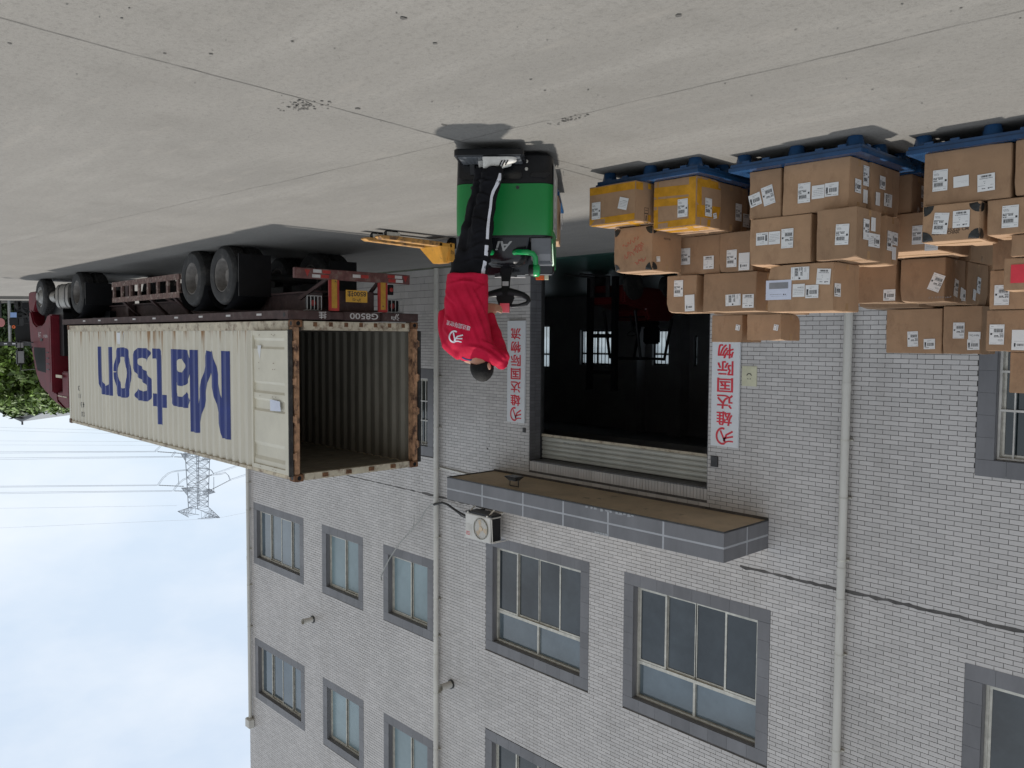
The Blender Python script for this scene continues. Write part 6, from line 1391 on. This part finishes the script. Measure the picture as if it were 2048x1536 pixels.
m = MB(); m.box(-.22, .22, -.85, -.45, .85, 1.2); m.build('top_box', M['black'], sc, bevel=.03)
for y in (-.5, .62): m = MB(); m.lathe((-.05, y, .24), (1, 0, 0), [(.12, 0), (.24, .01), (.24, .09), (.12, .1), (.001, .05)], 18); m.build('wheel', M['rubber'], sc)
m = MB(); m.tube([(-.32, .45, 1.08), (0, .42, 1.05), (.32, .45, 1.08)], .02, 8); m.tube([(0, .6, .3), (0, .42, 1.05)], .03, 8); m.build('handlebar', M['black'], sc)
m = MB(); m.box(-.14, .14, -.87, -.855, .62, .84); m.build('number_plate', M['blueplate'], sc)
m = MB(); m.lathe((0, -.86, 1.26), (0, -1, 0), [(.075, 0), (.075, .02), (.03, .02), (.03, .01)], 14); m.build('tail_lamp', M['orange'], sc)
ds = thing('road_sign', 'round faded pink sign standing in the dark shelter at the photo edge', 'sign', near_at(1, 37.8), ang)
m = MB(); m.tube([(0, 0, 0), (0, 0, 1.0)], .025, 8); m.build('post', M['steel_dark'], ds)
m = MB(); m.lathe((0, -.03, 1.05), (0, -1, 0), [(.001, 0), (.20, 0), (.20, .02), (.001, .02)], 24); m.build('disc', M['pink'], ds)
# pale road edge beyond the yard
m = MB(); p0, p1 = far(-300, 600, 34.5), far(420, 600, 34.5); d_ = (p1-p0).normalized(); n_ = Vector((-d_.y, d_.x, 0)); n_ = n_ if n_.dot(Vector((cs, sn, 0))) > 0 else -n_
p0.z = p1.z = 0; m.hexa([p0, p1, p1+n_*1.1, p0+n_*1.1], [Vector((*p0[:2], .13)), Vector((*p1[:2], .13)), Vector((*(p1+n_*1.1)[:2], .13)), Vector((*(p0+n_*1.1)[:2], .13))]); struct(m.build('kerb', M['concrete']))
# gabled shed
pc = far(42, 600, 75)
hs = thing('gabled_shed', 'grey sheet-roofed gabled shed rising beyond the trees', 'building', (pc.x, pc.y, 0), ang+R(8))
m = MB(); m.prism([(-4.0, 0), (4.0, 0), (4.0, 7.7), (0, 9.2), (-4.0, 7.7)], 'y', 0, 16); m.build('wall', M['wallgrey'], hs)
for s_ in (-1, 1):
    m = MB(); m.prism([(0, 9.3), (s_*4.5, 7.62), (s_*4.5, 7.8), (0, 9.5)], 'y', -.4, 16.4); m.build('roof', M['slate'], hs)
m = MB(); m.box(-.06, .06, -.3, -.2, 9.4, 9.8); m.box(4.2, 4.35, -.3, -.2, 7.7, 8.2); m.build('lightning_rod', M['steel_dark'], hs)
for x in (-2, 2): m = MB(); m.box(x-.8, x+.8, -.02, -.003, 4.2, 5.6); m.build('window', M['glass_dark'], hs)
# ---- lattice pylon
PB = far(391, 640, 180); PB.z = 0
py = thing('transmission_pylon', 'tall lattice steel pylon with cross arms rising behind the container', 'pylon', PB, ang)
Rp = Vector((sn, -cs, 0))
def half(z): return 4.2-2.4*min(z, 27)/27 if z < 27 else 1.8-.35*(z-27)/12
m = MB(); lv = [0, 6, 11.5, 16, 20, 23.5, 26, 27.8, 29.4, 31, 32.6, 34.2, 35.6, 37, 38.2, 39.4]
yaw = R(28)
def c4(z): h = half(z); return [Vector((math.cos(yaw+a)*h*1.414, math.sin(yaw+a)*h*1.414, z)) for a in (R(45), R(135), R(225), R(315))]
for z0, z1 in zip(lv, lv[1:]):
    a, b_ = c4(z0), c4(z1)
    for i in range(4):
        j = (i+1) % 4; m.bar(a[i], b_[i], .14); m.bar(a[i], b_[j], .06); m.bar(a[j], b_[i], .06); m.bar(b_[i], b_[j], .06)
m.build('lattice_mast', M['galv'], py)
AX = Vector((math.cos(yaw+R(0)), math.sin(yaw+R(0)), 0)); AY = Vector((-AX.y, AX.x, 0))
ends = []
for z, rch, rise, nm in ((27.6, 5.3, 1.3, 'cross_arm'), (35.3, 5.3, 1.3, 'cross_arm'), (39.4, 6.6, 2.1, 'top_arm')):
    m = MB()
    for s_ in (-1, 1):
        h = half(z); tip = AX*(s_*rch)+Vector((0, 0, z+(1.6 if nm == 'top_arm' else .25)))
        corners = [AX*(s_*h)+AY*(t_*h)+Vector((0, 0, z+dz)) for t_ in (-1, 1) for dz in (0, rise)]
        for c in corners: m.bar(c, tip, .09)
        prev = None
        for k in range(1, 6):
            pts = [c.lerp(tip, k/6) for c in corners]
            for a, b_ in ((0, 1), (1, 3), (3, 2), (2, 0)): m.bar(pts[a], pts[b_], .05)
            if prev: m.bar(prev[0], pts[3], .05); m.bar(prev[1], pts[2], .05); m.bar(prev[2], pts[1], .05)
            prev = pts
        ends.append((nm, tip))
    m.build(nm, M['galv'], py)
# insulator strings and jumpers, then the conductors they carry
kk = lambda a, b_: (200+a/6.4, 860+b_/6.4)
def fl(a, b_, d=180): p = far(*kk(a, b_), d)-PB; q = Matrix.Rotation(-ang, 3, 'Z') @ p; return q
m = MB()
def string(a, b_, w=.16):
    m.tube([a.lerp(b_, i/20) for i in range(21)], [w if i % 2 else w*.6 for i in range(21)], 6)
for s0, s1 in (((1050, 300), (735, 278)), ((1110, 348), (950, 345)), ((1075, 722), (755, 708)), ((1150, 783), (955, 780)), ((1385, 785), (1660, 645)), ((1210, 690), (1430, 575))): string(fl(*s0), fl(*s1), .12)
m.build('insulator_string', M['insul'], py)
m = MB()
for pts in ([(735, 700), (800, 610), (870, 550), (940, 525), (1010, 516), (1110, 505)], [(930, 775), (990, 690), (1060, 630), (1130, 605)], [(700, 270), (760, 210), (830, 150)], [(915, 335), (960, 270)], [(1660, 640), (1640, 580), (1600, 540), (1540, 560), (1430, 570), (1340, 590), (1260, 605)], [(1450, 560), (1420, 510), (1360, 490), (1260, 480)]):
    m.tube([fl(*p) for p in pts], .045, 5); m.tube([fl(p[0]+12, p[1]+10) for p in pts], .045, 5)
for a, b_ in (((998, 545), (1010, 700)), ((1457, 600), (1457, 790))): string(fl(*a), fl(*b_), .08)
m.build('jumper_loop', M['galv'], py)
def wire(u0, v0, u1, v1, d0, d1, r_, label, sag=.0):
    a, b_ = far(u0, v0, d0), far(u1, v1, d1); m = MB(); m.tube([a.lerp(b_, i/24)-Vector((0, 0, sag*4*(i/24)*(1-i/24))) for i in range(25)], r_, 5); tag(m.build('power_line', M['wire']), label, 'power line', 'power lines hung from the pylon')
wl = 'thin grey power line crossing the pale sky from the pylon'
k2 = lambda a, b_: kk(a, b_)
for (a, b_, v1) in ((715, 272, 907), (715, 282, 911), (930, 338, 921), (930, 350, 925.5), (735, 703, 977), (735, 713, 980), (925, 775, 990.5), (925, 787, 994)):
    u0, v0 = kk(a, b_); wire(u0, v0, -330, v1-2, 180, 260, .05, 'thin paired power line running from the lower pylon arm away from the warehouse' if v1 < 950 else 'thin paired power line running from the upper pylon arm away from the warehouse')
for (a, b_, a1, b1) in ((1455, 555, 2200, 300), (1455, 570, 2200, 318), (1670, 632, 2300, 420), (1670, 648, 2300, 440)): u0, v0 = kk(a, b_); u1, v1 = kk(a1, b1); wire(u0, v0, u1, v1, 180, 150, .05, 'thin paired power line passing from the pylon behind the warehouse corner')
u0, v0 = kk(985, 968); wire(u0, v0, -330, 1022, 180, 260, .03, 'faint earth wire from the near tip of the pylon top arm'); u0, v0 = kk(1500, 1130); wire(u0, v0, 700, 985, 180, 150, .03, 'faint earth wire from the pylon top going behind the warehouse'); u0, v0 = kk(1440, 1138); wire(u0, v0, -330, 1070, 180, 260, .03, 'faint earth wire from the far tip of the pylon top arm')
for v0, v1 in ((866, 846), (872, 853), (884, 880), (891, 889)): wire(420, v0, -330, v1, 210, 300, .035, 'very faint power line just over the container and the shed roof')

# ------------------------------------------------------------------ loose pieces become parts of their own
def separate(o):
    bm = bmesh.new(); bm.from_mesh(o.data); bmesh.ops.remove_doubles(bm, verts=bm.verts, dist=2e-4); bm.verts.index_update(); bm.verts.ensure_lookup_table(); seen = set(); isl = []
    for v in bm.verts:
        if v.index in seen: continue
        st_ = [v]; comp = []; seen.add(v.index)
        while st_:
            w = st_.pop(); comp.append(w)
            for e in w.link_edges:
                x = e.other_vert(w)
                if x.index not in seen: seen.add(x.index); st_.append(x)
        isl.append(comp)
    if len(isl) < 2: bm.free(); return
    base = o.name.split('.')[0]; mats = list(o.data.materials); sm = o.data.polygons[0].use_smooth
    for comp in isl:
        idx = {v.index: i for i, v in enumerate(comp)}; me = bpy.data.meshes.new(base)
        fs = {f.index: f for v in comp for f in v.link_faces}
        me.from_pydata([tuple(v.co) for v in comp], [], [tuple(idx[v.index] for v in f.verts) for f in fs.values()])
        for m_ in mats: me.materials.append(m_)
        if sm: me.polygons.foreach_set('use_smooth', [True]*len(me.polygons)); me.set_sharp_from_angle(angle=R(35))
        q = bpy.data.objects.new(base, me); COL.objects.link(q); q.parent = o.parent; q.matrix_local = o.matrix_local.copy()
    bm.free(); bpy.data.objects.remove(o)
SEP = {'mud_flap', 'guard_bracket', 'landing_leg', 'screw', 'bolt', 'step_hinge', 'grip_switch', 'air_vent', 'tank_strap', 'top_strip', 'side_fin', 'roof_lamp', 'side_reflector', 'lightning_rod', 'top_rail', 'bottom_rail', 'drill_hole', 'movement_joint', 'load_roller', 'roller_plate', 'trim', 'stem', 'side_decal', 'packing_tape', 'cross_arm', 'top_arm'}
for o in list(S.objects):
    b0 = o.name.split('.')[0]
    if o.type == 'MESH' and not o.children and (b0 in SEP or (b0 in ('fork', 'wheel') and o.parent and o.parent.name.startswith(('electric', 'forklift')))): separate(o)
    elif o.type == 'MESH' and b0 in ('rivet_hole', 'louvre'): o['kind'] = 'stuff'
